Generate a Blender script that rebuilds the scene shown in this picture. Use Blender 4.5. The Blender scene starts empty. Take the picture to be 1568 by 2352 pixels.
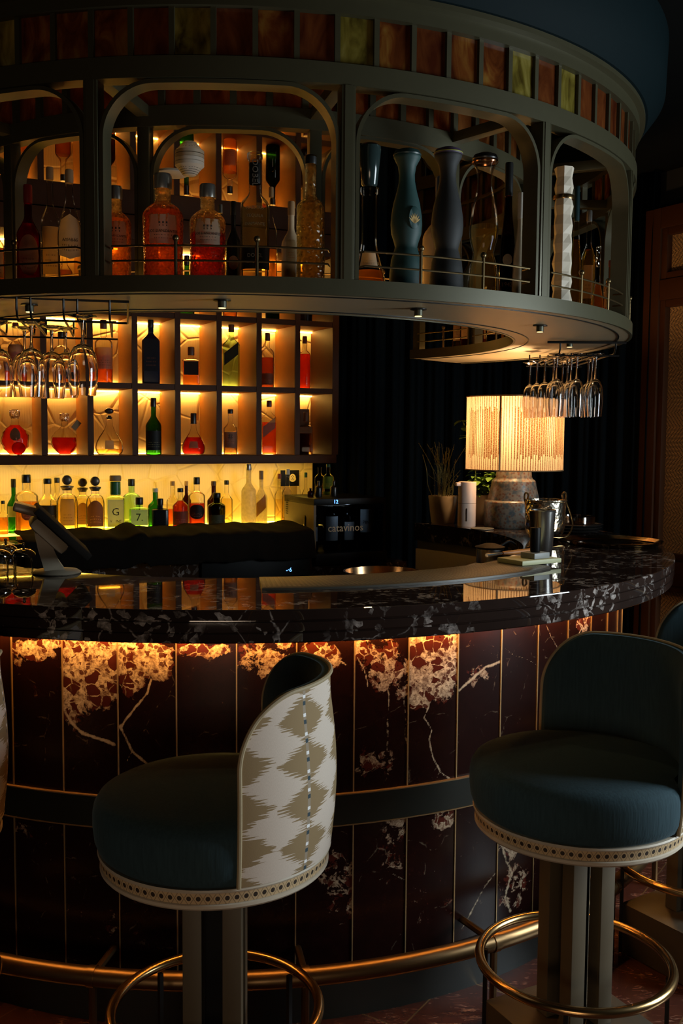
import bpy, bmesh, math, random
from math import sin, cos, pi, radians, sqrt
from mathutils import Vector, Matrix, noise
random.seed(7)
SC = bpy.context.scene
COL = SC.collection

# ------------------------------------------------------------------ camera
F_PX = 2317.57
cam_d = bpy.data.cameras.new('camera')
cam_d.sensor_fit = 'VERTICAL'
cam_d.sensor_height = 36.0
cam_d.lens = 36.0 * F_PX / 2352.0
cam_d.clip_start = 0.02
cam = bpy.data.objects.new('camera', cam_d)
COL.objects.link(cam)
YAW, PITCH, ROLL = 0.0915, 0.0778, -0.0079
fw = Vector((sin(YAW) * cos(PITCH), cos(YAW) * cos(PITCH), -sin(PITCH)))
rt = Vector((cos(YAW), -sin(YAW), 0))
up = rt.cross(fw)
r2 = cos(ROLL) * rt - sin(ROLL) * up
u2 = sin(ROLL) * rt + cos(ROLL) * up
M = Matrix((r2, u2, -fw)).transposed().to_4x4()
M.translation = Vector((0, -3.9237, 1.5344))
cam.matrix_world = M
SC.camera = cam

# ------------------------------------------------------------------ exposure, world, big lights
SC.view_settings.view_transform = 'Standard'
SC.view_settings.look = 'None'
SC.view_settings.gamma = 1
SC.view_settings.use_curve_mapping = False
SC.view_settings.exposure = 0.0
SC.cycles.use_denoising = True
SC.cycles.max_bounces = 12
SC.cycles.diffuse_bounces = 3
SC.cycles.glossy_bounces = 4
SC.cycles.transmission_bounces = 12
SC.cycles.transparent_max_bounces = 28
SC.cycles.sample_clamp_indirect = 4.0
SC.cycles.caustics_reflective = False
SC.cycles.caustics_refractive = False
W = bpy.data.worlds.new('room_world')
SC.world = W
W.use_nodes = True
W.node_tree.nodes['Background'].inputs[0].default_value = (0.55, 0.62, 0.55, 1)
W.node_tree.nodes['Background'].inputs[1].default_value = 0.002


def area_light(name, loc, target, sx, sy, power, color):
    d = bpy.data.lights.new(name, 'AREA')
    d.shape = 'RECTANGLE'; d.size = sx; d.size_y = sy; d.energy = power; d.color = color
    o = bpy.data.objects.new(name, d); COL.objects.link(o)
    o.location = loc
    o.rotation_euler = (Vector(target) - Vector(loc)).to_track_quat('-Z', 'Y').to_euler()
    return o


# daylight from the windows on the street side of the room, to the right behind the camera
area_light('window_daylight', (3.0, -1.95, 1.4), (0.1, -2.0, 0.75), 1.0, 1.3, 78, (0.82, 0.94, 1.0))
area_light('warm_fill', (-0.4, -5.2, 0.7), (0.1, -1.6, 0.5), 1.2, 0.6, 13, (1.0, 0.74, 0.52))  # added warm fill low behind the camera, standing for unseen lamps


def point_light(name, loc, power, color, radius=0.03):
    d = bpy.data.lights.new(name, 'POINT'); d.energy = power; d.color = color; d.shadow_soft_size = radius
    o = bpy.data.objects.new(name, d); COL.objects.link(o); o.location = loc
    return o


def spot_light(name, loc, power, color, angle=100, blend=.6, radius=.015):
    d = bpy.data.lights.new(name, 'SPOT'); d.energy = power; d.color = color
    d.spot_size = radians(angle); d.spot_blend = blend; d.shadow_soft_size = radius
    o = bpy.data.objects.new(name, d); COL.objects.link(o); o.location = loc
    return o


# ------------------------------------------------------------------ object helpers
def tagp(o, label=None, cat=None, group=None, kind=None):
    if label: o['label'] = label
    if cat: o['category'] = cat
    if group: o['group'] = group
    if kind: o['kind'] = kind
    return o


def thing(name, label, cat, loc=(0, 0, 0), rz=0, group=None, kind=None):
    o = bpy.data.objects.new(name, None)
    o.empty_display_size = 0.05
    COL.objects.link(o)
    o.location = loc; o.rotation_euler = (0, 0, rz)
    return tagp(o, label, cat, group, kind)


def mesh_of(bm, name, smooth=40):
    me = bpy.data.meshes.new(name)
    bmesh.ops.recalc_face_normals(bm, faces=bm.faces)
    bm.to_mesh(me); bm.free()
    if smooth:
        ang = radians(smooth)
        for p in me.polygons: p.use_smooth = True
        me.set_sharp_from_angle(angle=ang)
    return me


def put(name, bm, m, parent=None, label=None, loc=None, smooth=40):
    me = bm if isinstance(bm, bpy.types.Mesh) else mesh_of(bm, name, smooth)
    if m is not None:
        me.materials.clear(); me.materials.append(m)
    o = bpy.data.objects.new(name, me); COL.objects.link(o)
    if parent is not None: o.parent = parent
    if loc is not None: o.location = loc
    if label: o['label'] = label
    return o


def copy_tree(o, parent=None):
    c = o.copy(); COL.objects.link(c)
    if parent is not None: c.parent = parent
    for ch in list(o.children): copy_tree(ch, c)
    return c


def box(bm, c, s, rz=0, bev=0.0):
    mt = Matrix.Translation(c) @ Matrix.Rotation(rz, 4, 'Z') @ Matrix.Diagonal((s[0], s[1], s[2], 1))
    r = bmesh.ops.create_cube(bm, size=1.0, matrix=mt)
    if bev > 0:
        es = list({e for v in r['verts'] for e in v.link_edges})
        bmesh.ops.bevel(bm, geom=es, offset=bev, segments=2, affect='EDGES', profile=.6)
    return bm


def bx(c, s, rz=0, bev=0.0):
    return box(bmesh.new(), c, s, rz, bev)


def lathe(prof, seg=28, sq=0.0, sy=1.0, bm=None, a0=0.0, a1=2 * pi, rmod=None, off=(0, 0, 0), capends=True):
    """prof: (r, z) from bottom to top; sq>0 squares the section"""
    bm = bm or bmesh.new()
    full = abs(a1 - a0 - 2 * pi) < 1e-6
    n = seg if full else seg + 1
    rings = []
    for (r, z) in prof:
        ring = []
        for i in range(n):
            a = a0 + (a1 - a0) * i / seg
            k = 1.0
            if sq > 0:
                p = 2 + sq
                k = 1.0 / ((abs(cos(a)) ** p + abs(sin(a)) ** p) ** (1.0 / p))
            rr = r * k
            if rmod: rr = rmod(rr, a, z)
            ring.append(bm.verts.new((off[0] + rr * sin(a), off[1] - rr * cos(a) * sy, off[2] + z)))
        rings.append(ring)
    for j in range(len(rings) - 1):
        for i in range(n if full else n - 1):
            i2 = (i + 1) % n
            try: bm.faces.new((rings[j][i], rings[j][i2], rings[j + 1][i2], rings[j + 1][i]))
            except ValueError: pass
    if capends and full:
        if prof[0][0] > 1e-5: bm.faces.new(rings[0][::-1])
        if prof[-1][0] > 1e-5: bm.faces.new(rings[-1])
    return bm


def ring_sector(prof, a0, a1, n, bm=None, uv=None):
    """closed (r, z) section swept about the bar's centre; angle 0 faces the camera side, + to the right"""
    bm = bm or bmesh.new()
    rows = []
    for i in range(n + 1):
        a = a0 + (a1 - a0) * i / n
        rows.append([bm.verts.new((r * sin(a), -r * cos(a), z)) for r, z in prof])
    k = len(prof)
    for i in range(n):
        for j in range(k):
            j2 = (j + 1) % k
            bm.faces.new((rows[i][j], rows[i + 1][j], rows[i + 1][j2], rows[i][j2]))
    bm.faces.new(rows[0][::-1]); bm.faces.new(rows[-1])
    return bm


def rect(r0, r1, z0, z1):
    return [(r0, z0), (r1, z0), (r1, z1), (r0, z1)]


def tube(pts, r, seg=8, bm=None, closed=False):
    bm = bm or bmesh.new()
    P = [Vector(p) for p in pts]
    n = len(P); rings = []
    prev = None
    for i in range(n):
        if closed: t = P[(i + 1) % n] - P[i - 1]
        else: t = P[min(i + 1, n - 1)] - P[max(i - 1, 0)]
        t.normalize()
        if prev is None:
            ref = Vector((0, 0, 1)) if abs(t.z) < .9 else Vector((1, 0, 0))
            x = t.cross(ref).normalized()
        else:
            x = (prev - t * prev.dot(t)).normalized()
        prev = x
        y = t.cross(x)
        rr = r[i] if isinstance(r, (list, tuple)) else r
        rings.append([bm.verts.new(P[i] + rr * (cos(2 * pi * k / seg) * x + sin(2 * pi * k / seg) * y)) for k in range(seg)])
    for i in range(n if closed else n - 1):
        A, B = rings[i], rings[(i + 1) % n]
        sh = 0
        if closed and i == n - 1:
            sh = min(range(seg), key=lambda s: (A[0].co - B[s].co).length)
        for k in range(seg):
            bm.faces.new((A[k], A[(k + 1) % seg], B[(k + 1 + sh) % seg], B[(k + sh) % seg]))
    if not closed:
        bm.faces.new(rings[0][::-1]); bm.faces.new(rings[-1])
    return bm


def smooth_path(pts, sub=6):
    P = [Vector(p) for p in pts]; out = []
    for i in range(len(P) - 1):
        p0, p1, p2, p3 = P[max(i - 1, 0)], P[i], P[i + 1], P[min(i + 2, len(P) - 1)]
        for k in range(sub):
            t = k / sub
            out.append(0.5 * ((2 * p1) + (p2 - p0) * t + (2 * p0 - 5 * p1 + 4 * p2 - p3) * t * t + (3 * p1 - p0 - 3 * p2 + p3) * t ** 3))
    out.append(P[-1])
    return out


def ball(r, c=(0, 0, 0), bm=None, u=12, v=8, sc=(1, 1, 1)):
    bm = bm or bmesh.new()
    bmesh.ops.create_uvsphere(bm, u_segments=u, v_segments=v, radius=r, matrix=Matrix.Translation(c) @ Matrix.Diagonal((sc[0], sc[1], sc[2], 1)))
    return bm


def polar(r, a, z=0.0):
    return Vector((r * sin(a), -r * cos(a), z))


def text_mesh(s, size, radius=None, align='CENTER', extrude=0.0003, vertical=False):
    """lettering as a mesh in the local XZ plane facing -Y, bent round a cylinder of the given radius"""
    cu = bpy.data.curves.new('lettering', 'FONT')
    cu.body = s; cu.size = size; cu.align_x = align; cu.align_y = 'CENTER'
    cu.extrude = extrude; cu.resolution_u = 2
    ob = bpy.data.objects.new('lettering', cu)
    me = bpy.data.meshes.new_from_object(ob)
    bpy.data.objects.remove(ob); bpy.data.curves.remove(cu)
    for v in me.vertices:
        x, y, z = v.co
        if vertical: x, y = y, -x
        if radius:
            a = x / radius
            v.co = ((radius + z) * sin(a), -(radius + z) * cos(a), y)
        else:
            v.co = (x, -z, y)
    return me


# ------------------------------------------------------------------ node helpers
def new_mat(name):
    m = bpy.data.materials.new(name); m.use_nodes = True
    m.node_tree.nodes.clear()
    return m, m.node_tree


def nd(nt, typ, ins=None, **props):
    n = nt.nodes.new(typ)
    for k, v in props.items(): setattr(n, k, v)
    for k, v in (ins or {}).items():
        s = n.inputs[k]
        if isinstance(v, bpy.types.NodeSocket): nt.links.new(v, s)
        else: s.default_value = v
    return n


def mth(nt, op, a, b=None, c=None, clamp=False):
    ins = {0: a}
    if b is not None: ins[1] = b
    if c is not None: ins[2] = c
    return nd(nt, 'ShaderNodeMath', ins, operation=op, use_clamp=clamp).outputs[0]


def ramp(nt, fac, stops, interp='LINEAR'):
    n = nd(nt, 'ShaderNodeValToRGB', {0: fac})
    cr = n.color_ramp; cr.interpolation = interp
    while len(cr.elements) < len(stops): cr.elements.new(0.5)
    for e, (p, c) in zip(cr.elements, stops):
        e.position = p; e.color = (c[0], c[1], c[2], 1) if len(c) == 3 else c
    return n.outputs[0]


def g(v): return (v, v, v)


def mixc(nt, f, a, b, blend='MIX'):
    n = nt.nodes.new('ShaderNodeMix'); n.data_type = 'RGBA'; n.blend_type = blend
    for k, v in ((0, f), (6, a), (7, b)):
        if isinstance(v, bpy.types.NodeSocket): nt.links.new(v, n.inputs[k])
        else: n.inputs[k].default_value = v if k == 0 else (v[0], v[1], v[2], 1)
    return n.outputs[2]


def c4(c): return (c[0], c[1], c[2], 1)


def finish(nt, sh):
    o = nt.nodes.new('ShaderNodeOutputMaterial'); nt.links.new(sh, o.inputs[0])


def principled(nt, color, rough=.5, metal=0., **k):
    ins = {'Base Color': color if isinstance(color, bpy.types.NodeSocket) else c4(color), 'Roughness': rough, 'Metallic': metal}
    ins.update(k)
    return nd(nt, 'ShaderNodeBsdfPrincipled', ins).outputs[0]


MC = {}


def pm(name, color, rough=.5, metal=0., **k):
    if name in MC: return MC[name]
    m, nt = new_mat(name)
    tc = nd(nt, 'ShaderNodeTexCoord').outputs['Object']
    nz = nd(nt, 'ShaderNodeTexNoise', {'Vector': tc, 'Scale': 35.0, 'Detail': 3.0}).outputs[0]
    col = mixc(nt, mth(nt, 'MULTIPLY', nz, .35), color, (color[0] * .6, color[1] * .6, color[2] * .6))
    finish(nt, principled(nt, col, rough, metal, **k))
    MC[name] = m
    return m


def em(name, color, strength):
    if name in MC: return MC[name]
    m, nt = new_mat(name)
    finish(nt, nd(nt, 'ShaderNodeEmission', {0: c4(color), 1: strength}).outputs[0])
    MC[name] = m
    return m


def glass_mat(name, tint, rough=.02, refl=.25, bump=0.0, bscale=60):
    """thin clear or tinted glass: what is behind shows through, edges and surfaces mirror the room"""
    if name in MC: return MC[name]
    m, nt = new_mat(name)
    nrm = None
    lw = nd(nt, 'ShaderNodeLayerWeight', {'Blend': refl})
    tr = nd(nt, 'ShaderNodeBsdfTransparent', {0: c4(tint)}).outputs[0]
    gl = nd(nt, 'ShaderNodeBsdfGlossy', {0: (1, 1, 1, 1), 'Roughness': rough})
    if bump > 0:
        tc = nd(nt, 'ShaderNodeTexCoord').outputs['Object']
        vz = nd(nt, 'ShaderNodeTexVoronoi', {'Vector': tc, 'Scale': bscale}).outputs['Distance']
        bp = nd(nt, 'ShaderNodeBump', {'Strength': bump, 'Distance': .004, 'Height': vz}).outputs[0]
        nt.links.new(bp, gl.inputs['Normal']); nt.links.new(bp, lw.inputs['Normal'])
    fac = mth(nt, 'MULTIPLY', lw.outputs['Fresnel'], .9)
    mx = nd(nt, 'ShaderNodeMixShader', {0: fac, 1: tr, 2: gl.outputs[0]}).outputs[0]
    finish(nt, mx)
    MC[name] = m
    return m

# ------------------------------------------------------------------ materials
def marble(name, kind):
    m, nt = new_mat(name)
    tc = nd(nt, 'ShaderNodeTexCoord').outputs['Object']
    wob = nd(nt, 'ShaderNodeTexNoise', {'Vector': tc, 'Scale': 9.0, 'Detail': 4.0}).outputs['Color']
    if kind == 'panel':
        uv = nd(nt, 'ShaderNodeUVMap', uv_map='tile').outputs[0]
        sx = nd(nt, 'ShaderNodeSeparateXYZ', {0: uv})
        tile = mth(nt, 'FLOOR', sx.outputs[0])
        fx = mth(nt, 'FRACT', sx.outputs[0])
        rnd = nd(nt, 'ShaderNodeTexWhiteNoise', {'W': tile}, noise_dimensions='1D').outputs[0]
        co = nd(nt, 'ShaderNodeCombineXYZ', {0: mth(nt, 'MULTIPLY', fx, .152), 1: sx.outputs[1], 2: mth(nt, 'MULTIPLY', rnd, 9.0)}).outputs[0]
        wob = nd(nt, 'ShaderNodeTexNoise', {'Vector': co, 'Scale': 22.0, 'Detail': 5.0}).outputs['Color']
        warp = nd(nt, 'ShaderNodeVectorMath', {0: co, 1: nd(nt, 'ShaderNodeVectorMath', {0: wob, 1: (.030, .030, .030)}, operation='MULTIPLY').outputs[0]}, operation='ADD').outputs[0]
        patch = nd(nt, 'ShaderNodeAttribute', attribute_name='patch').outputs['Fac']
        vein = nd(nt, 'ShaderNodeAttribute', attribute_name='vein').outputs['Fac']
        n1 = nd(nt, 'ShaderNodeTexNoise', {'Vector': co, 'Scale': 26.0, 'Detail': 8.0, 'Roughness': .68, 'Distortion': .4}).outputs[0]
        n2 = nd(nt, 'ShaderNodeTexNoise', {'Vector': co, 'Scale': 120.0, 'Detail': 4.0, 'Roughness': .7}).outputs[0]
        v1 = nd(nt, 'ShaderNodeTexVoronoi', {'Vector': warp, 'Scale': 36.0})
        v2 = nd(nt, 'ShaderNodeTexVoronoi', {'Vector': warp, 'Scale': 85.0})
        d1 = nd(nt, 'ShaderNodeTexVoronoi', {'Vector': warp, 'Scale': 36.0}, feature='DISTANCE_TO_EDGE').outputs['Distance']
        d2 = nd(nt, 'ShaderNodeTexVoronoi', {'Vector': warp, 'Scale': 85.0}, feature='DISTANCE_TO_EDGE').outputs['Distance']
        c1 = nd(nt, 'ShaderNodeSeparateColor', {0: v1.outputs['Color']}).outputs[0]
        c2 = nd(nt, 'ShaderNodeSeparateColor', {0: v2.outputs['Color']}).outputs[0]
        # angular dark-red fragments of two sizes lying in a mottled amber matrix
        f1 = mth(nt, 'MULTIPLY', mth(nt, 'GREATER_THAN', c1, .60), ramp(nt, d1, [(.03, g(0)), (.06, g(1))]))
        f2 = mth(nt, 'MULTIPLY', mth(nt, 'GREATER_THAN', c2, .70), ramp(nt, d2, [(.03, g(0)), (.08, g(1))]))
        frag = mth(nt, 'MAXIMUM', f1, mth(nt, 'MULTIPLY', f2, .9))
        pn = mth(nt, 'ADD', patch, mth(nt, 'MULTIPLY', mth(nt, 'SUBTRACT', n1, .5), 2.4))
        pin = ramp(nt, pn, [(.42, g(0)), (.50, g(1))])
        mot = ramp(nt, n2, [(.36, g(.25)), (.56, g(1))])
        lump = ramp(nt, n1, [(.34, g(.15)), (.52, g(1))])
        brec = mth(nt, 'MULTIPLY', mth(nt, 'MULTIPLY', mth(nt, 'SUBTRACT', 1.0, frag), mth(nt, 'MULTIPLY', mot, lump)), mth(nt, 'MULTIPLY', pin, ramp(nt, patch, [(.1, g(.12)), (.8, g(1))])))
        n3 = nd(nt, 'ShaderNodeTexNoise', {'Vector': co, 'Scale': 55.0, 'Detail': 6.0, 'Roughness': .7}).outputs[0]
        vn = mth(nt, 'ADD', vein, mth(nt, 'MULTIPLY', mth(nt, 'SUBTRACT', n3, .5), .9))
        vn = ramp(nt, vn, [(.52, g(0)), (.68, g(.75)), (.95, g(1))])
        vn = mth(nt, 'MULTIPLY', vn, ramp(nt, vein, [(.12, g(0)), (.45, g(.85)), (.8, g(1))]))
        # faint hairlines everywhere
        hl = nd(nt, 'ShaderNodeTexVoronoi', {'Vector': warp, 'Scale': 7.0}, feature='DISTANCE_TO_EDGE').outputs['Distance']
        hl = ramp(nt, hl, [(.0, g(.22)), (.012, g(0))])
        hl = mth(nt, 'MULTIPLY', hl, ramp(nt, n1, [(.54, g(0)), (.66, g(1))]))
        al = mth(nt, 'MAXIMUM', mth(nt, 'MAXIMUM', brec, vn), hl, clamp=True)
        base = mixc(nt, n1, (.005, .0020, .0016), (.018, .0044, .0034))
        base = mixc(nt, mth(nt, 'MULTIPLY', pin, .4), base, (.14, .025, .014))
        light = mixc(nt, n2, (.38, .26, .15), (.80, .66, .46))
        col = mixc(nt, al, base, light)
        sh = principled(nt, col, .24, 0, **{'Specular IOR Level': .2})
    elif kind == 'top':
        n1 = nd(nt, 'ShaderNodeTexNoise', {'Vector': tc, 'Scale': 7.0, 'Detail': 7.0, 'Roughness': .6, 'Distortion': .6}).outputs[0]
        warp = nd(nt, 'ShaderNodeVectorMath', {0: tc, 1: nd(nt, 'ShaderNodeVectorMath', {0: wob, 1: (.06, .06, .06)}, operation='MULTIPLY').outputs[0]}, operation='ADD').outputs[0]
        v = nd(nt, 'ShaderNodeTexVoronoi', {'Vector': warp, 'Scale': 9.0}, feature='DISTANCE_TO_EDGE').outputs['Distance']
        vc = nd(nt, 'ShaderNodeTexVoronoi', {'Vector': warp, 'Scale': 55.0})
        c = nd(nt, 'ShaderNodeSeparateColor', {0: vc.outputs['Color']})
        fine = nd(nt, 'ShaderNodeTexNoise', {'Vector': tc, 'Scale': 55.0, 'Detail': 6.0, 'Roughness': .7}).outputs[0]
        a = ramp(nt, v, [(0, g(.8)), (.022, g(.0))])
        chunk = mth(nt, 'MULTIPLY', mth(nt, 'GREATER_THAN', c.outputs[0], .74), ramp(nt, fine, [(.40, g(.1)), (.60, g(.9))]))
        msk = ramp(nt, n1, [(.46, g(.0)), (.60, g(1))])
        al = mth(nt, 'MULTIPLY', mth(nt, 'MAXIMUM', mth(nt, 'MULTIPLY', a, ramp(nt, fine, [(.42, g(0)), (.55, g(1))])), chunk), msk, clamp=True)
        base = mixc(nt, n1, (.012, .008, .007), (.030, .017, .013))
        col = mixc(nt, al, base, (.42, .37, .34))
        sh = principled(nt, col, .025, 0, **{'Specular IOR Level': .85})
    else:  # floor
        rot = nd(nt, 'ShaderNodeMapping', {'Vector': tc, 'Rotation': (0, 0, radians(38)), 'Scale': (1, 1, 1)}).outputs[0]
        sx = nd(nt, 'ShaderNodeSeparateXYZ', {0: rot})
        lines = None
        ids = []
        for k, P in ((0, .30), (1, .30)):
            q = mth(nt, 'DIVIDE', sx.outputs[k], P)
            d = mth(nt, 'ABSOLUTE', mth(nt, 'SUBTRACT', mth(nt, 'FRACT', q), .5))
            l = mth(nt, 'GREATER_THAN', d, .5 - .0022 / P)
            lines = l if lines is None else mth(nt, 'MAXIMUM', lines, l)
            ids.append(mth(nt, 'FLOOR', q))
        rnd = nd(nt, 'ShaderNodeTexWhiteNoise', {0: nd(nt, 'ShaderNodeCombineXYZ', {0: ids[0], 1: ids[1]}).outputs[0]}, noise_dimensions='3D').outputs['Color']
        co = nd(nt, 'ShaderNodeVectorMath', {0: tc, 1: nd(nt, 'ShaderNodeVectorMath', {0: rnd, 1: (7, 7, 7)}, operation='MULTIPLY').outputs[0]}, operation='ADD').outputs[0]
        n1 = nd(nt, 'ShaderNodeTexNoise', {'Vector': co, 'Scale': 9.0, 'Detail': 8.0, 'Roughness': .65, 'Distortion': 1.2}).outputs[0]
        st = nd(nt, 'ShaderNodeMapping', {'Vector': co, 'Scale': (3, 16, 3), 'Rotation': (0, 0, .6)}).outputs[0]
        v = nd(nt, 'ShaderNodeTexNoise', {'Vector': st, 'Scale': 2.2, 'Detail': 6.0, 'Distortion': 1.5}).outputs[0]
        a = ramp(nt, mth(nt, 'ABSOLUTE', mth(nt, 'SUBTRACT', v, .5)), [(0, g(1)), (.018, g(0))])
        a = mth(nt, 'MULTIPLY', a, ramp(nt, n1, [(.48, g(0)), (.6, g(.8))]))
        col = mixc(nt, n1, (.020, .008, .006), (.085, .028, .018))
        col = mixc(nt, a, col, (.45, .27, .19))
        col = mixc(nt, lines, col, (.42, .27, .13))
        sh = principled(nt, col, .16, mth(nt, 'MULTIPLY', lines, .8))
    finish(nt, sh)
    return m


M_PANEL = marble('burgundy_marble', 'panel')
M_TOP = marble('dark_marble', 'top')
M_FLOOR = marble('floor_marble', 'floor')
M_FRAME = pm('bronze_paint', (.068, .062, .032), .42, .35)
M_SHELFUNDER = pm('bronze_panel', (.46, .36, .22), .40, .3)
M_RAIL = pm('aged_brass_wire', (.17, .12, .055), .35, .9)
M_BRASS = pm('brass', (.50, .31, .13), .24, 1.0)
M_DKBRASS = pm('foot_rail_brass', (.25, .155, .072), .36, 1.0)
M_INLAY = pm('brass_inlay', (.50, .34, .16), .35, .6)
M_BAND = pm('dark_green_metal', (.010, .012, .008), .4, .2)
M_PLINTH = pm('plinth_paint', (.008, .009, .007), .5, 0.)
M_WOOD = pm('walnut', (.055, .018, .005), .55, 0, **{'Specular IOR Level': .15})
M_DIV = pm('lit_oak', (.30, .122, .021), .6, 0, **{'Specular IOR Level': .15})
M_DARKWOOD = pm('dark_walnut', (.045, .022, .011), .5)
M_BLACK = pm('black_plastic', (.0035, .0035, .0035), .45, 0, **{'Specular IOR Level': .12})
M_BLACKWIRE = pm('black_wire', (.012, .011, .010), .35, .5)
M_STEEL = pm('steel', (.66, .65, .62), .24, 1.0)
M_BRUSHED = pm('amber_lit_steel', (.62, .48, .32), .42, 1.0)  # steel tinted brass: amber back-bar light put into its colour
M_HAMSTEEL = None
M_CHROME = pm('chrome', (.75, .75, .74), .07, 1.0)
M_NAVYCORNICE = pm('navy_cornice', (.003, .009, .011), .7, 0, **{'Specular IOR Level': .08})
M_CEIL = pm('dark_ceiling', (.005, .005, .0045), .9, 0, **{'Specular IOR Level': .05})
M_WALL = pm('dark_wall', (.012, .013, .014), .8)
M_POST = pm('stool_post', (.090, .066, .035), .55)
M_BASE = pm('stool_base', (.055, .042, .026), .5)
M_PIPING = pm('tan_piping', (.36, .28, .16), .7)
M_TRIMW = pm('cream_trim', (.55, .47, .36), .55)
M_LEDW = em('warm_led', (1.0, .55, .12), 50.0)
M_LEDB = em('warm_led_low', (1.0, .55, .125), 24.0)
M_LEDY = em('amber_led', (1.0, .60, .065), 23.0)
M_LEDBAR = em('orange_led', (1.0, .42, .085), 95.0)
M_LEDSHELF = em('shelf_led', (1.0, .50, .13), 22.0)
M_LENS = em('puck_lens', (1.0, .72, .30), 2.2)
M_DIGIT = em('blue_digits', (.10, .32, 1.0), 5.0)


def velvet(name, c):
    m, nt = new_mat(name)
    tc = nd(nt, 'ShaderNodeTexCoord').outputs['Object']
    st = nd(nt, 'ShaderNodeMapping', {'Vector': tc, 'Scale': (190, 190, 16)}).outputs[0]
    n1 = nd(nt, 'ShaderNodeTexNoise', {'Vector': st, 'Scale': 1.0, 'Detail': 3.0}).outputs[0]
    n2 = nd(nt, 'ShaderNodeTexNoise', {'Vector': tc, 'Scale': 7.0, 'Detail': 3.0}).outputs[0]
    f = mth(nt, 'ADD', mth(nt, 'MULTIPLY', n1, .7), mth(nt, 'MULTIPLY', n2, .3))
    col = mixc(nt, f, (c[0] * .6, c[1] * .6, c[2] * .6), (c[0] * 1.45, c[1] * 1.45, c[2] * 1.45))
    bp = nd(nt, 'ShaderNodeBump', {'Strength': .25, 'Distance': .002, 'Height': n1}).outputs[0]
    finish(nt, principled(nt, col, .9, 0, Normal=bp, **{'Sheen Weight': .16, 'Sheen Roughness': .35, 'Sheen Tint': (.35, .5, .58, 1), 'Specular IOR Level': .15}))
    return m


M_VELVET = velvet('blue_velvet', (.028, .054, .066))


def ikat():
    m, nt = new_mat('ikat_fabric')
    uv = nd(nt, 'ShaderNodeUVMap', uv_map='cloth').outputs[0]
    sx = nd(nt, 'ShaderNodeSeparateXYZ', {0: uv}); u, v = sx.outputs[0], sx.outputs[1]
    P, V = .163, .0835
    q = mth(nt, 'DIVIDE', u, P)
    colid = mth(nt, 'ROUND', q)
    d = mth(nt, 'MULTIPLY', mth(nt, 'ABSOLUTE', mth(nt, 'SUBTRACT', q, colid)), P)
    vv = mth(nt, 'ADD', v, mth(nt, 'MULTIPLY', colid, .013))
    tri = mth(nt, 'MULTIPLY', mth(nt, 'PINGPONG', vv, V / 2), 2 / V)
    w = mth(nt, 'ADD', mth(nt, 'MULTIPLY', tri, .070), .006)
    co = nd(nt, 'ShaderNodeCombineXYZ', {0: mth(nt, 'MULTIPLY', u, 9.0), 1: mth(nt, 'MULTIPLY', v, 300.0), 2: mth(nt, 'MULTIPLY', colid, 5.0)}).outputs[0]
    jag = nd(nt, 'ShaderNodeTexNoise', {'Vector': co, 'Scale': 1.0, 'Detail': 2.0}).outputs[0]
    w = mth(nt, 'ADD', w, mth(nt, 'MULTIPLY', mth(nt, 'SUBTRACT', jag, .5), .12))
    f = mth(nt, 'LESS_THAN', d, w)
    weave = nd(nt, 'ShaderNodeTexNoise', {'Vector': nd(nt, 'ShaderNodeVectorMath', {0: uv, 1: (900, 260, 1)}, operation='MULTIPLY').outputs[0], 'Scale': 1.0}).outputs[0]
    col = mixc(nt, f, (.70, .60, .51), (.29, .20, .095))
    col = mixc(nt, mth(nt, 'MULTIPLY', weave, .35), col, (.25, .2, .15))
    # dotted stitch strip on every other column
    odd = mth(nt, 'GREATER_THAN', mth(nt, 'ABSOLUTE', mth(nt, 'MODULO', colid, 2.0)), .5)
    strip = mth(nt, 'MULTIPLY', mth(nt, 'LESS_THAN', d, .0042), odd)
    ph = mth(nt, 'FRACT', mth(nt, 'DIVIDE', v, .037))
    blue = mth(nt, 'LESS_THAN', ph, .22)
    wht = mth(nt, 'MULTIPLY', mth(nt, 'GREATER_THAN', ph, .38), mth(nt, 'LESS_THAN', ph, .56))
    sc = mixc(nt, blue, (.33, .27, .2), (.05, .075, .09))
    sc = mixc(nt, wht, sc, (.85, .85, .85))
    col = mixc(nt, strip, col, sc)
    bp = nd(nt, 'ShaderNodeBump', {'Strength': .15, 'Distance': .001, 'Height': weave}).outputs[0]
    finish(nt, principled(nt, col, .85, 0, Normal=bp, **{'Specular IOR Level': .2}))
    return m


M_IKAT = ikat()


def cane_band():
    m, nt = new_mat('cane_band')
    uv = nd(nt, 'ShaderNodeUVMap', uv_map='cloth').outputs[0]
    sx = nd(nt, 'ShaderNodeSeparateXYZ', {0: uv})
    x = mth(nt, 'SUBTRACT', mth(nt, 'FRACT', mth(nt, 'DIVIDE', sx.outputs[0], .0185)), .5)
    y = mth(nt, 'DIVIDE', sx.outputs[1], .0185)
    rr = mth(nt, 'SQRT', mth(nt, 'ADD', mth(nt, 'MULTIPLY', x, x), mth(nt, 'MULTIPLY', y, y)))
    hole = mth(nt, 'LESS_THAN', rr, .25)
    ax = mth(nt, 'SUBTRACT', .5, mth(nt, 'ABSOLUTE', x))
    cross = mth(nt, 'LESS_THAN', mth(nt, 'ABSOLUTE', mth(nt, 'SUBTRACT', mth(nt, 'ABSOLUTE', y), mth(nt, 'MULTIPLY', ax, 1.5))), .07)
    gap = mth(nt, 'MULTIPLY', mth(nt, 'MULTIPLY', cross, mth(nt, 'GREATER_THAN', rr, .36)), .55)
    col = mixc(nt, mth(nt, 'MAXIMUM', hole, gap), (.56, .40, .22), (.03, .018, .01))
    finish(nt, principled(nt, col, .6))
    return m


M_CANEBAND = cane_band()


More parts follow.
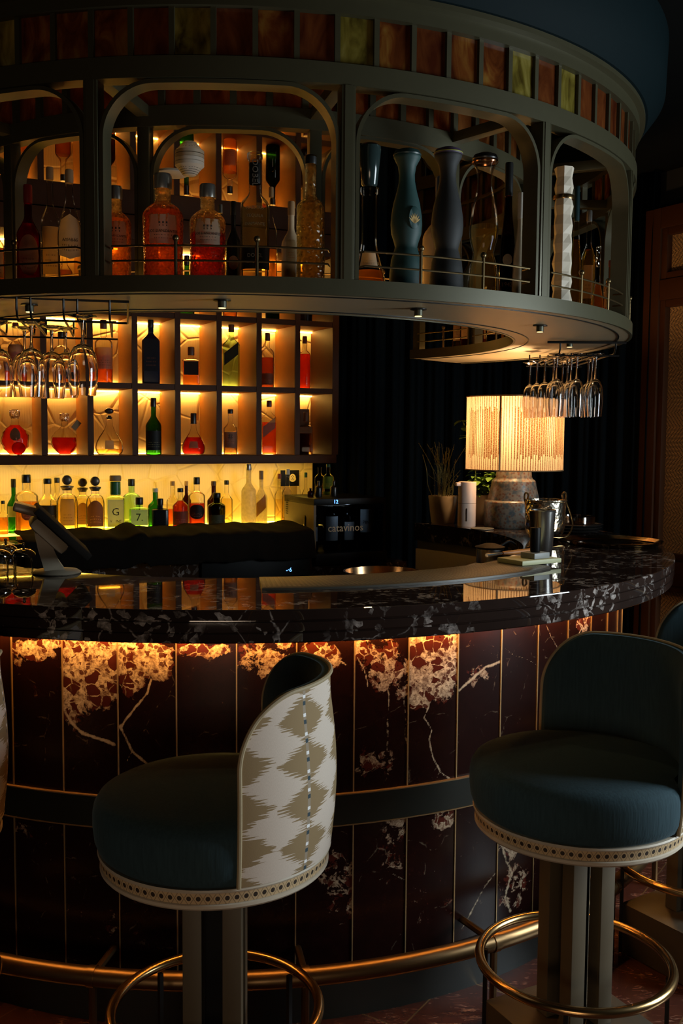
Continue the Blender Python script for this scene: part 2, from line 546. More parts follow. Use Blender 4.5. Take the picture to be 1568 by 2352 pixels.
def cane_panel():
    m, nt = new_mat('woven_cane')
    tc = nd(nt, 'ShaderNodeTexCoord').outputs['Object']
    sx = nd(nt, 'ShaderNodeSeparateXYZ', {0: tc})
    x = mth(nt, 'DIVIDE', sx.outputs[0], .020); z = mth(nt, 'DIVIDE', sx.outputs[2], .0065)
    # diamond twill: stagger the strand breaks with height
    tri = mth(nt, 'PINGPONG', mth(nt, 'DIVIDE', sx.outputs[2], .02), 4.0)
    row = mth(nt, 'FLOOR', z)
    fx = mth(nt, 'FRACT', mth(nt, 'ADD', x, mth(nt, 'MULTIPLY', mth(nt, 'PINGPONG', row, 11.0), .27)))
    fz = mth(nt, 'FRACT', z)
    n = nd(nt, 'ShaderNodeTexNoise', {'Vector': tc, 'Scale': 120.0, 'Detail': 2.0}).outputs[0]
    gapx = mth(nt, 'LESS_THAN', fx, .20)
    gapz = mth(nt, 'LESS_THAN', fz, .28)
    gp = mth(nt, 'MAXIMUM', gapx, gapz)
    col = mixc(nt, n, (.30, .17, .06), (.52, .31, .13))
    col = mixc(nt, gp, col, (.035, .018, .008))
    bp = nd(nt, 'ShaderNodeBump', {'Strength': .6, 'Distance': .003, 'Height': mth(nt, 'SUBTRACT', 1.0, gp)}).outputs[0]
    finish(nt, principled(nt, col, .5, 0, Normal=bp))
    return m


M_CANE = cane_panel()


def stained(name, inner=False, gain=1.0):
    m, nt = new_mat(name)
    tc = nd(nt, 'ShaderNodeTexCoord').outputs['Object']
    rnd = nd(nt, 'ShaderNodeObjectInfo').outputs['Random']
    co = nd(nt, 'ShaderNodeVectorMath', {0: tc, 1: nd(nt, 'ShaderNodeCombineXYZ', {0: mth(nt, 'MULTIPLY', rnd, 30.0), 2: mth(nt, 'MULTIPLY', rnd, 11.0)}).outputs[0]}, operation='ADD').outputs[0]
    st = nd(nt, 'ShaderNodeMapping', {'Vector': co, 'Scale': (16, 16, 7), 'Rotation': (.3, .5, .2)}).outputs[0]
    n = nd(nt, 'ShaderNodeTexNoise', {'Vector': st, 'Scale': 1.0, 'Detail': 5.0, 'Distortion': 1.6}).outputs[0]
    a = ramp(nt, n, [(.3, (.09, .018, .006)), (.48, (.24, .065, .014)), (.6, (.38, .16, .03)), (.75, (.45, .28, .06))])
    b = ramp(nt, n, [(.3, (.08, .05, .008)), (.5, (.30, .24, .04)), (.7, (.50, .42, .11))])
    c = ramp(nt, n, [(.3, (.11, .022, .008)), (.6, (.25, .07, .018)), (.75, (.33, .12, .03))])
    k1 = mth(nt, 'GREATER_THAN', rnd, .42); k2 = mth(nt, 'GREATER_THAN', rnd, .72)
    col = mixc(nt, k1, c, a); col = mixc(nt, k2, col, b)
    if inner: col = ramp(nt, n, [(.3, (.20, .055, .012)), (.5, (.34, .125, .03)), (.62, (.50, .22, .06)), (.75, (.60, .33, .10))])
    d = principled(nt, col, .18, 0)
    t = nd(nt, 'ShaderNodeBsdfTranslucent', {0: col}).outputs[0]
    finish(nt, nd(nt, 'ShaderNodeMixShader', {0: .8 if inner else .6, 1: d, 2: t}).outputs[0])
    return m


M_STAINED = stained('stained_glass')
M_STAINED_IN = stained('amber_stained_glass', True)


def relief():
    m, nt = new_mat('carved_plaster')
    tc = nd(nt, 'ShaderNodeTexCoord').outputs['Object']
    v = nd(nt, 'ShaderNodeTexVoronoi', {'Vector': tc, 'Scale': 7.0}, feature='DISTANCE_TO_EDGE').outputs['Distance']
    w = nd(nt, 'ShaderNodeTexWave', {'Vector': tc, 'Scale': 26.0, 'Distortion': 3.0, 'Detail': 2.0}).outputs[0]
    h = mth(nt, 'ADD', ramp(nt, v, [(0, g(0)), (.05, g(1))]), mth(nt, 'MULTIPLY', w, .06))
    bp = nd(nt, 'ShaderNodeBump', {'Strength': .45, 'Distance': .012, 'Height': h}).outputs[0]
    finish(nt, principled(nt, (.80, .64, .36), .6, 0, Normal=bp))
    return m


M_RELIEF = relief()


def curtain_mat():
    m, nt = new_mat('navy_curtain')
    tc = nd(nt, 'ShaderNodeTexCoord').outputs['Object']
    n = nd(nt, 'ShaderNodeTexNoise', {'Vector': nd(nt, 'ShaderNodeMapping', {'Vector': tc, 'Scale': (90, 90, 30)}).outputs[0], 'Scale': 1.0, 'Detail': 3.0}).outputs[0]
    col = mixc(nt, n, (.0014, .0026, .0034), (.0035, .0062, .008))
    finish(nt, principled(nt, col, .75, 0, **{'Specular IOR Level': .05}))
    return m


M_CURTAIN = curtain_mat()


def mirror():
    m, nt = new_mat('bronze_mirror')
    tc = nd(nt, 'ShaderNodeTexCoord').outputs['Object']
    n = nd(nt, 'ShaderNodeTexNoise', {'Vector': tc, 'Scale': 2.0}).outputs[0]
    col = mixc(nt, n, (.60, .53, .42), (.68, .60, .48))
    finish(nt, principled(nt, col, .02, 1.0))
    return m


M_MIRROR = mirror()


def hammered(name, c, rough, scale, s):
    m, nt = new_mat(name)
    tc = nd(nt, 'ShaderNodeTexCoord').outputs['Object']
    v = nd(nt, 'ShaderNodeTexVoronoi', {'Vector': tc, 'Scale': scale}).outputs['Distance']
    bp = nd(nt, 'ShaderNodeBump', {'Strength': s, 'Distance': .004, 'Height': v}).outputs[0]
    finish(nt, principled(nt, c, rough, 1.0, Normal=bp))
    return m


M_HAMSTEEL = hammered('hammered_steel', (.76, .68, .54), .2, 75, .45)


def shade_mat():
    m, nt = new_mat('beaded_shade')
    uv = nd(nt, 'ShaderNodeUVMap', uv_map='cloth').outputs[0]
    sx = nd(nt, 'ShaderNodeSeparateXYZ', {0: uv}); u, v = sx.outputs[0], sx.outputs[1]
    col_i = mth(nt, 'FLOOR', mth(nt, 'MULTIPLY', u, 116.0))
    fx = mth(nt, 'FRACT', mth(nt, 'MULTIPLY', u, 116.0))
    rnd = nd(nt, 'ShaderNodeTexWhiteNoise', {'W': col_i}, noise_dimensions='1D').outputs[0]
    big = nd(nt, 'ShaderNodeTexNoise', {'W': mth(nt, 'MULTIPLY', u, 11.0), 'Scale': 1.0, 'Detail': 0.0}, noise_dimensions='1D').outputs[0]
    lo = mth(nt, 'ADD', .15, mth(nt, 'MULTIPLY', rnd, .08)); hi = mth(nt, 'SUBTRACT', .86, mth(nt, 'MULTIPLY', rnd, .09))
    mid = mth(nt, 'MULTIPLY', mth(nt, 'GREATER_THAN', v, lo), mth(nt, 'LESS_THAN', v, hi))
    big = ramp(nt, big, [(.40, g(0)), (.56, g(1))])
    wide = mth(nt, 'ADD', .24, mth(nt, 'MULTIPLY', big, mth(nt, 'ADD', .12, mth(nt, 'MULTIPLY', mid, .50))))
    bead = mth(nt, 'LESS_THAN', fx, wide)
    sp = nd(nt, 'ShaderNodeTexNoise', {'Vector': nd(nt, 'ShaderNodeVectorMath', {0: uv, 1: (300, 120, 1)}, operation='MULTIPLY').outputs[0], 'Scale': 1.0}).outputs[0]
    bead = mth(nt, 'MULTIPLY', bead, ramp(nt, sp, [(.32, g(.35)), (.5, g(1))]))
    col = mixc(nt, bead, (.50, .40, .27), (.12, .050, .013))
    d = principled(nt, col, .8)
    t = nd(nt, 'ShaderNodeBsdfTranslucent', {0: col}).outputs[0]
    finish(nt, nd(nt, 'ShaderNodeMixShader', {0: .6, 1: d, 2: t}).outputs[0])
    return m


M_SHADE = shade_mat()


def glaze():
    m, nt = new_mat('speckled_glaze')
    tc = nd(nt, 'ShaderNodeTexCoord').outputs['Object']
    v = nd(nt, 'ShaderNodeTexVoronoi', {'Vector': tc, 'Scale': 75.0}).outputs['Distance']
    n = nd(nt, 'ShaderNodeTexNoise', {'Vector': tc, 'Scale': 40.0, 'Detail': 4.0}).outputs[0]
    col = mixc(nt, ramp(nt, v, [(.25, g(1)), (.5, g(0))]), (.20, .17, .13), (.16, .07, .04))
    col = mixc(nt, ramp(nt, n, [(.5, g(0)), (.62, g(1))]), col, (.075, .095, .10))
    finish(nt, principled(nt, col, .3))
    return m


M_GLAZE = glaze()


def label_mat(name, base, ink, lines=True):
    if name in MC: return MC[name]
    m, nt = new_mat(name)
    uv = nd(nt, 'ShaderNodeUVMap', uv_map='cloth').outputs[0]
    sx = nd(nt, 'ShaderNodeSeparateXYZ', {0: uv}); u, v = sx.outputs[0], sx.outputs[1]
    n = nd(nt, 'ShaderNodeTexNoise', {'Vector': nd(nt, 'ShaderNodeVectorMath', {0: uv, 1: (5, 2, 1)}, operation='MULTIPLY').outputs[0], 'Scale': 1.0}).outputs[0]
    col = mixc(nt, mth(nt, 'MULTIPLY', n, .4), base, (base[0] * .7, base[1] * .68, base[2] * .62))
    if lines:
        k = nd(nt, 'ShaderNodeTexNoise', {'Vector': nd(nt, 'ShaderNodeCombineXYZ', {0: mth(nt, 'MULTIPLY', u, 26.0), 1: mth(nt, 'MULTIPLY', mth(nt, 'FLOOR', mth(nt, 'MULTIPLY', v, 9.0)), 7.0)}).outputs[0], 'Scale': 1.0, 'Detail': 1.0}).outputs[0]
        row = mth(nt, 'FRACT', mth(nt, 'MULTIPLY', v, 9.0))
        on = mth(nt, 'MULTIPLY', mth(nt, 'MULTIPLY', mth(nt, 'GREATER_THAN', row, .45), mth(nt, 'LESS_THAN', row, .8)), mth(nt, 'GREATER_THAN', k, .52))
        inn = mth(nt, 'LESS_THAN', mth(nt, 'ABSOLUTE', mth(nt, 'SUBTRACT', u, .5)), .34)
        iv = mth(nt, 'MULTIPLY', mth(nt, 'LESS_THAN', v, .42), mth(nt, 'GREATER_THAN', v, .1))
        on = mth(nt, 'MULTIPLY', mth(nt, 'MULTIPLY', on, inn), iv)
        col = mixc(nt, mth(nt, 'MULTIPLY', on, .75), col, ink)
    d = principled(nt, col, .6)
    t = nd(nt, 'ShaderNodeBsdfTranslucent', {0: col}).outputs[0]
    finish(nt, nd(nt, 'ShaderNodeMixShader', {0: .55, 1: d, 2: t}).outputs[0])
    MC[name] = m
    return m


LABELS = {
    'cream': ((.70, .60, .42), (.06, .04, .03)), 'beige': ((.50, .36, .20), (.08, .05, .03)), 'peach': ((.55, .27, .14), (.1, .02, .01)),
    'black': ((.010, .010, .010), (.35, .28, .15)), 'redink': ((.62, .50, .30), (.5, .03, .02)), 'greylab': ((.22, .16, .13), (.04, .03, .03)),
    'tan': ((.36, .20, .10), (.07, .04, .02)), 'navyink': ((.010, .012, .025), (.30, .10, .04)), 'brownlab': ((.16, .075, .035), (.45, .3, .15)),
    'olive': ((.10, .09, .03), (.03, .03, .01)), 'yellowlab': ((.50, .34, .08), (.12, .07, .02)), 'brown': ((.14, .06, .03), (.4, .3, .15)),
    'white': ((.66, .62, .46), (.03, .03, .03)), 'olivelab': ((.10, .10, .055), (.4, .36, .2)), 'greenlab': ((.12, .26, .06), (.5, .42, .08)),
    'winewhite': ((.62, .68, .72), (.10, .10, .12)),
}
GLASS = {'clear': (.95, .93, .86), 'palegreen': (.62, .85, .60), 'green': (.10, .36, .08), 'darkgreen': (.03, .09, .03), 'amber': (.75, .38, .10),
         'red': (.50, .03, .02), 'brown': (.16, .06, .03), 'olive': (.16, .19, .05), 'darkred': (.12, .01, .01), 'hammered': (.55, .46, .30)}
SOLID = {'black': (.010, .010, .011, .25), 'white': (.55, .42, .28, .4), 'teal': (.010, .048, .046, .6), 'charcoal': (.013, .014, .014, .7),
         'cream': (.55, .47, .33, .5), 'facetwhite': (.66, .58, .46, .45), 'navy': (.010, .014, .030, .2)}
LIQ = {'amber': (.80, .36, .07), 'red': (.55, .02, .02), 'pale': (.96, .80, .42), 'orange': (.90, .36, .08), 'orangered': (.85, .22, .06), 'scarlet': (.75, .07, .03),
       'amberred': (.70, .16, .04), 'redbrown': (.50, .12, .05), 'crimson': (.60, .03, .03), 'gold': (.92, .66, .18), 'tanliq': (.62, .36, .14), 'redorange': (.80, .16, .05),
       'brownliq': (.45, .20, .07), 'darkamber': (.45, .14, .03), 'rum': (.55, .08, .03), 'palegreen': (.72, .9, .55), 'green': (.35, .6, .2)}
CAPS = {'black': (.010, .010, .010, .35, 0), 'redcap': (.20, .012, .012, .4, 0), 'cork': (.35, .21, .10, .7, 0), 'steel': (.50, .48, .44, .3, .8), 'bluecap': (.015, .045, .15, .35, 0),
        'teal': (.012, .035, .035, .4, 0), 'copper': (.55, .26, .13, .2, 1), 'whitecap': (.6, .56, .48, .4, 0), 'green': (.02, .10, .05, .4, 0), 'darkteal': (.008, .03, .035, .35, 0),
        'darkred': (.12, .02, .015, .4, 0), 'brown': (.12, .05, .025, .5, 0), 'pewter': (.16, .13, .10, .4, .7), 'darkball': (.035, .025, .02, .2, 0), 'stripecap': (.05, .03, .07, .6, 0)}


def cap_mat(k):
    if k == 'cut': return glass_mat('cut_glass', (.92, .88, .8), .03, .5, .6, 90)
    c = CAPS[k]
    return pm('cap_' + k, c[:3], c[3], c[4])


def bottle_mat(k):
    if k == 'frost':
        if 'frost' in MC: return MC['frost']
        m, nt = new_mat('frosted_glass')
        tc = nd(nt, 'ShaderNodeTexCoord').outputs['Object']
        n = nd(nt, 'ShaderNodeTexNoise', {'Vector': tc, 'Scale': 60.0}).outputs[0]
        t = nd(nt, 'ShaderNodeBsdfTransparent', {0: (.8, .72, .5, 1)}).outputs[0]
        d = nd(nt, 'ShaderNodeBsdfTranslucent', {0: (.8, .75, .6, 1)}).outputs[0]
        p = principled(nt, (.6, .56, .45), .35)
        a = nd(nt, 'ShaderNodeMixShader', {0: mth(nt, 'MULTIPLY', n, .8), 1: d, 2: t}).outputs[0]
        finish(nt, nd(nt, 'ShaderNodeMixShader', {0: .3, 1: a, 2: p}).outputs[0])
        MC['frost'] = m
        return m
    if k in ('pebble', 'hammered'):
        key = 'glass_' + k
        if key in MC: return MC[key]
        m, nt = new_mat(key)
        tc = nd(nt, 'ShaderNodeTexCoord').outputs['Object']
        v = nd(nt, 'ShaderNodeTexVoronoi', {'Vector': tc, 'Scale': 130.0 if k == 'pebble' else 95.0}).outputs['Distance']
        bp = nd(nt, 'ShaderNodeBump', {'Strength': .9, 'Distance': .004, 'Height': v}).outputs[0]
        tint = (.97, .80, .52, 1) if k == 'pebble' else (.62, .48, .26, 1)
        t = nd(nt, 'ShaderNodeBsdfTransparent', {0: tint}).outputs[0]
        d = nd(nt, 'ShaderNodeBsdfTranslucent', {0: tint, 'Normal': bp}).outputs[0]
        gl = nd(nt, 'ShaderNodeBsdfGlossy', {0: (1, 1, 1, 1), 'Roughness': .06, 'Normal': bp}).outputs[0]
        a = nd(nt, 'ShaderNodeMixShader', {0: mth(nt, 'ADD', .12, mth(nt, 'MULTIPLY', v, .5), clamp=True), 1: t, 2: d}).outputs[0]
        fr = nd(nt, 'ShaderNodeLayerWeight', {'Blend': .2, 'Normal': bp}).outputs['Fresnel']
        finish(nt, nd(nt, 'ShaderNodeMixShader', {0: fr, 1: a, 2: gl}).outputs[0])
        MC[key] = m
        return m
    if k in SOLID:
        c = SOLID[k]
        return pm('ceramic_' + k, c[:3], c[3])
    return glass_mat('glass_' + k, GLASS[k], .02, .16, .9 if k == 'hammered' else 0, 55)


def liquid_mat(k):
    key = 'liquid_' + k
    if key in MC: return MC[key]
    m, nt = new_mat(key)
    c = LIQ[k]
    tr = nd(nt, 'ShaderNodeBsdfTransparent', {0: c4([math.sqrt(x) for x in c])}).outputs[0]
    tl = nd(nt, 'ShaderNodeBsdfTranslucent', {0: c4(c)}).outputs[0]
    gl = nd(nt, 'ShaderNodeBsdfGlossy', {0: (1, 1, 1, 1), 'Roughness': .03}).outputs[0]
    a = nd(nt, 'ShaderNodeMixShader', {0: .06 if k in ('pale', 'gold', 'palegreen') else .42, 1: tr, 2: tl}).outputs[0]
    fr = nd(nt, 'ShaderNodeLayerWeight', {'Blend': .06}).outputs['Fresnel']
    finish(nt, nd(nt, 'ShaderNodeMixShader', {0: fr, 1: a, 2: gl}).outputs[0])
    MC[key] = m
    return m

# ------------------------------------------------------------------ tables: x, y, z, radius, height, facing, kind, glass, liquid, fill, cap, label, lettering, description
RING_BOTTLES = [
    (-0.6849, -1.0695, 1.916, 0.0247, 0.201, 0.236, 'std', 'clear', 'amber', 0.55, 'black', ('lines', 0.15, 0.5, 50, 'cream'), None, 'amber liquor bottle at the very left end of the canopy shelf'),
    (-0.5848, -1.1273, 1.916, 0.0311, 0.2675, 0.206, 'claret', 'red', 'red', 0.62, 'redcap', ('round', 0.1, 0.5, 52, 'peach'), None, 'dark red liqueur bottle with a round peach label and red neck'),
    (-0.5468, -1.0231, 1.916, 0.0251, 0.3415, 0.186, 'std', 'clear', 'pale', 0.5, 'cork', ('lines', 0.14, 0.52, 55, 'beige'), None, 'clear bottle with a round-topped beige label behind the hexagon-label bottle'),
    (-0.4615, -1.2153, 1.916, 0.0313, 0.2885, 0.169, 'bell', 'clear', 'pale', 0.55, 'cork', ('hex', 0.2, 0.6, 60, 'cream'), [('AMARAS', 0.37, 0.17)], 'clear sloping bottle with a cream hexagonal label beside the dark canopy post'),
    (-0.3439, -1.2225, 1.916, 0.0382, 0.2485, 0.127, 'squat', 'pebble', 'orange', 0.66, 'steel', ('lines', 0.36, 0.62, 42, 'cream'), [('LOS DANZANTES', 0.47, 0.1)], 'squat pebbled bottle of pale orange spirit just right of the dark canopy post'),
    (-0.2208, -1.2507, 1.916, 0.0501, 0.276, 0.082, 'squat', 'pebble', 'orangered', 0.66, 'steel', ('lines', 0.34, 0.6, 42, 'cream'), [('LOS DANZANTES', 0.45, 0.1)], 'largest squat pebbled bottle, orange-red spirit under a cream label'),
    (-0.1057, -1.2857, 1.916, 0.0442, 0.245, 0.04, 'squat', 'pebble', 'scarlet', 0.5, 'steel', ('lines', 0.36, 0.62, 42, 'cream'), [('LOS DANZANTES', 0.47, 0.1)], 'squat pebbled bottle of scarlet spirit with a cream label'),
    (-0.0778, -1.1373, 1.916, 0.0164, 0.2285, 0.028, 'std', 'clear', 'pale', 0.5, 'steel', None, None, 'plain clear bottle with a silver cap half hidden behind the scarlet one'),
    (-0.0418, -1.1993, 1.916, 0.0195, 0.224, 0.015, 'claret', 'black', 'none', 0.5, 'black', ('round', 0.2, 0.36, 40, 'peach'), None, 'black bottle with a small round pale label'),
    (0.014, -1.2799, 1.916, 0.0366, 0.3305, -0.005, 'tallneck', 'clear', 'pale', 0.6, 'black', ('band', 0.1, 0.27, 100, 'black'), [('DOBEL', 0.2, 0.16)], 'tall clear tequila bottle with a black wrapped neck and black lower band'),
    (0.0582, -1.1485, 1.916, 0.0164, 0.276, -0.021, 'std', 'clear', 'amber', 0.4, 'cork', None, None, 'slim clear bottle half hidden behind the black-necked tequila bottle'),
    (0.1105, -1.1949, 1.916, 0.0254, 0.229, -0.04, 'claret', 'white', 'none', 0.5, 'cork', ('lines', 0.3, 0.55, 30, 'redink'), None, 'cream coloured bottle with red ink drawing beside the hammered glass bottle'),
    (0.1571, -1.2703, 1.916, 0.0358, 0.33, -0.059, 'tallneck', 'hammered', 'pale', 0.62, 'black', None, None, 'tall clear bottle with hammered dark glass walls and narrow neck'),
    (0.313, -1.2411, 1.916, 0.0455, 0.3705, -0.116, 'longneck', 'clear', 'amber', 0.12, 'black', ('lines', 0.14, 0.24, 40, 'cream'), None, 'long necked flared glass bottle with a big dark stopper by the olive post'),
    (0.4164, -1.2104, 1.916, 0.045, 0.37, -0.152, 'hourglass', 'teal', 'none', 0.5, 'teal', None, None, 'teal ceramic hourglass decanter with a gold agave emblem'),
    (0.5469, -1.0343, 1.916, 0.0556, 0.346, -0.187, 'claret', 'white', 'none', 0.5, 'bluecap', None, None, 'cream ceramic bottle with a blue neck band between two ceramic decanters'),
    (0.5357, -1.1625, 1.916, 0.0471, 0.3905, -0.192, 'hourglass', 'charcoal', 'none', 0.5, 'stripecap', None, None, 'charcoal ceramic hourglass decanter with a striped stopper'),
    (0.6517, -1.1017, 1.916, 0.0435, 0.3965, -0.227, 'hourglass', 'clear', 'pale', 0.5, 'copper', None, None, 'clear glass hourglass decanter with a copper-rimmed black stopper'),
    (0.7416, -1.0187, 1.916, 0.025, 0.395, -0.25, 'spire', 'brown', 'none', 0.5, 'black', ('round', 0.26, 0.34, 35, 'cream'), [('1942', 0.12, 0.3)], 'tall dark brown tapering bottle beside the clear hourglass decanter'),
    (0.7714, -1.0464, 1.916, 0.0223, 0.305, -0.262, 'spire', 'cream', 'none', 0.5, 'whitecap', None, None, 'pale frosted tapering bottle beside the tall brown one'),
    (0.8344, -0.9172, 1.916, 0.0143, 0.2835, -0.271, 'std', 'clear', 'pale', 0.6, 'green', None, None, 'slim clear bottle with a green cap left of the slender olive post'),
    (0.9484, -0.8744, 1.916, 0.0316, 0.4235, -0.302, 'facet', 'facetwhite', 'none', 0.5, 'none', None, None, 'white faceted ceramic bottle with a thin gold collar'),
    (1.0713, -0.6244, 1.916, 0.02, 0.4325, -0.314, 'spire', 'clear', 'gold', 0.6, 'darkteal', None, None, 'slim bottle of golden tequila with a long dark cap behind the faceted one'),
    (1.1286, -0.5824, 1.916, 0.0232, 0.3645, -0.326, 'std', 'clear', 'gold', 0.65, 'steel', ('lines', 0.2, 0.5, 40, 'beige'), None, 'golden tequila bottle with a silver cap at the right end of the shelf'),
    (1.2171, -0.4274, 1.916, 0.0259, 0.2775, -0.335, 'decanter', 'clear', 'amber', 0.55, 'cut', None, None, 'cut glass decanter of amber spirit at the right end of the shelf'),
    (1.23, -0.5189, 1.916, 0.0223, 0.2145, -0.347, 'std', 'amber', 'amber', 0.7, 'darkred', ('lines', 0.25, 0.62, 55, 'cream'), [('GLEN', 0.52, 0.26)], 'short whisky bottle with a white label at the shelf end by the curtain'),
]
CUBBY_BOTTLES = [
    (-1.0578, 0.8291, 1.7622, 0.0358, 0.2623, 0.219, 'std', 'clear', 'amberred', 0.5, 'darkred', ('lines', 0.3, 0.62, 70, 'greylab'), None, 'whisky bottle with a grey label seen through the hanging wine glasses'),
    (-0.8682, 0.9007, 1.7622, 0.0385, 0.2313, 0.178, 'shoulder', 'clear', 'amber', 0.55, 'black', ('lines', 0.1, 0.4, 60, 'black'), None, 'round-shouldered whisky bottle with a black label behind the hanging wine glasses'),
    (-0.6846, 0.97, 1.7622, 0.0413, 0.2958, 0.139, 'shoulder', 'clear', 'orangered', 0.45, 'brown', ('lines', 0.22, 0.56, 70, 'tan'), None, 'whisky bottle with a tan label in the third cubby of the middle row'),
    (-0.4703, 1.0294, 1.7622, 0.0419, 0.3188, 0.095, 'sqshoulder', 'navy', 'none', 0.5, 'black', ('lines', 0.2, 0.7, 40, 'navyink'), None, 'dark navy square whisky bottle in the middle row'),
    (-0.2831, 1.1001, 1.7622, 0.0427, 0.1868, 0.056, 'sqlow', 'clear', 'orange', 0.62, 'brown', ('plain', 0.27, 0.62, 55, 'black'), None, 'short square whisky bottle with a black label'),
    (-0.0892, 1.1732, 1.7622, 0.0424, 0.3138, 0.017, 'sqshoulder', 'palegreen', 'none', 0.5, 'brown', ('slant', 0.42, 0.62, 60, 'black'), None, 'pale green square bottle with a slanted black label'),
    (0.092, 1.2416, 1.7622, 0.0331, 0.2743, -0.018, 'shoulder', 'clear', 'redbrown', 0.55, 'brown', ('lines', 0.05, 0.26, 60, 'brownlab'), None, 'red-brown whisky bottle, second from the right in the middle row'),
    (0.2838, 1.314, 1.7622, 0.0315, 0.2688, -0.054, 'shoulder', 'clear', 'scarlet', 0.66, 'darkred', None, None, 'scarlet whisky bottle at the right end of the middle row'),
    (-1.0624, 0.806, 1.4246999999999999, 0.0613, 0.2053, 0.221, 'disc', 'clear', 'scarlet', 0.66, 'cut', ('round', 0.32, 0.6, 24, 'olive'), None, 'round scarlet cognac decanter with a dark medallion and cut stopper'),
    (-0.8553, 0.8842, 1.4246999999999999, 0.0566, 0.1928, 0.176, 'swirl', 'clear', 'crimson', 0.42, 'cut', None, None, 'crimson cognac decanter with swirled glass and a square stopper'),
    (-0.6606, 0.9576, 1.4246999999999999, 0.0659, 0.2248, 0.135, 'decanter', 'clear', 'gold', 0.12, 'darkball', ('lines', 0.12, 0.3, 18, 'beige'), None, 'wide-based clear cognac decanter with a dark ball stopper'),
    (-0.4603, 1.0332, 1.4246999999999999, 0.0378, 0.2728, 0.093, 'claret', 'green', 'none', 0.5, 'black', ('lines', 0.08, 0.42, 70, 'black'), None, 'green cognac bottle with a black label in the bottom row'),
    (-0.2727, 1.104, 1.4246999999999999, 0.0577, 0.2028, 0.054, 'decanter', 'clear', 'crimson', 0.42, 'black', ('plain', 0.16, 0.32, 22, 'tan'), None, 'crimson pear-shaped cognac decanter in the bottom row'),
    (-0.0934, 1.1716, 1.4246999999999999, 0.0348, 0.2253, 0.018, 'std', 'clear', 'tanliq', 0.5, 'black', ('lines', 0.15, 0.5, 60, 'greylab'), [('#', 0.4, 0.5)], 'clear whisky bottle with a grey label and black brush marks'),
    (0.1009, 1.2449, 1.4246999999999999, 0.0376, 0.2728, -0.02, 'sqshoulder', 'clear', 'redorange', 0.6, 'darkred', ('slant', 0.4, 0.6, 60, 'greylab'), None, 'orange-red square whisky bottle with a slanted grey label'),
    (0.293, 1.3174, 1.4246999999999999, 0.0382, 0.2168, -0.056, 'sqlow', 'clear', 'brownliq', 0.6, 'brown', ('lines', 0.5, 0.65, 50, 'tan'), None, 'brown square bottle standing before a box in the bottom right cubby'),
    (-1.0162, 0.8341, 2.0987, 0.036, 0.29, 0.21, 'std', 'clear', 'amber', 0.6, 'black', None, None, 'whisky bottle of amber in the top row, first cubby'),
    (-0.8478, 0.8977, 2.0987, 0.036, 0.29, 0.174, 'std', 'clear', 'darkamber', 0.6, 'black', None, None, 'dark amber whisky bottle in the top row, second cubby'),
    (-0.6581, 0.9693, 2.0987, 0.036, 0.29, 0.134, 'std', 'brown', 'none', 0.6, 'black', None, None, 'brown whisky bottle in the top row, third cubby'),
    (-0.3023, 1.1035, 2.0987, 0.036, 0.29, 0.06, 'claret', 'green', 'none', 0.6, 'black', None, None, 'green bottle in the top row above the short square whisky'),
    (-0.0958, 1.1814, 2.0987, 0.036, 0.26, 0.019, 'shoulder', 'clear', 'orange', 0.6, 'black', ('lines', 0.2, 0.5, 50, 'tan'), None, 'orange whisky bottle with a tan label in the top row'),
    (0.1167, 1.2616, 2.0987, 0.036, 0.29, -0.022, 'std', 'darkgreen', 'none', 0.6, 'black', None, None, 'dark green bottle in the top row, second from the right'),
    (0.2867, 1.3258, 2.0987, 0.036, 0.29, -0.055, 'std', 'black', 'none', 0.6, 'black', None, None, 'black bottle at the right end of the top row'),
]
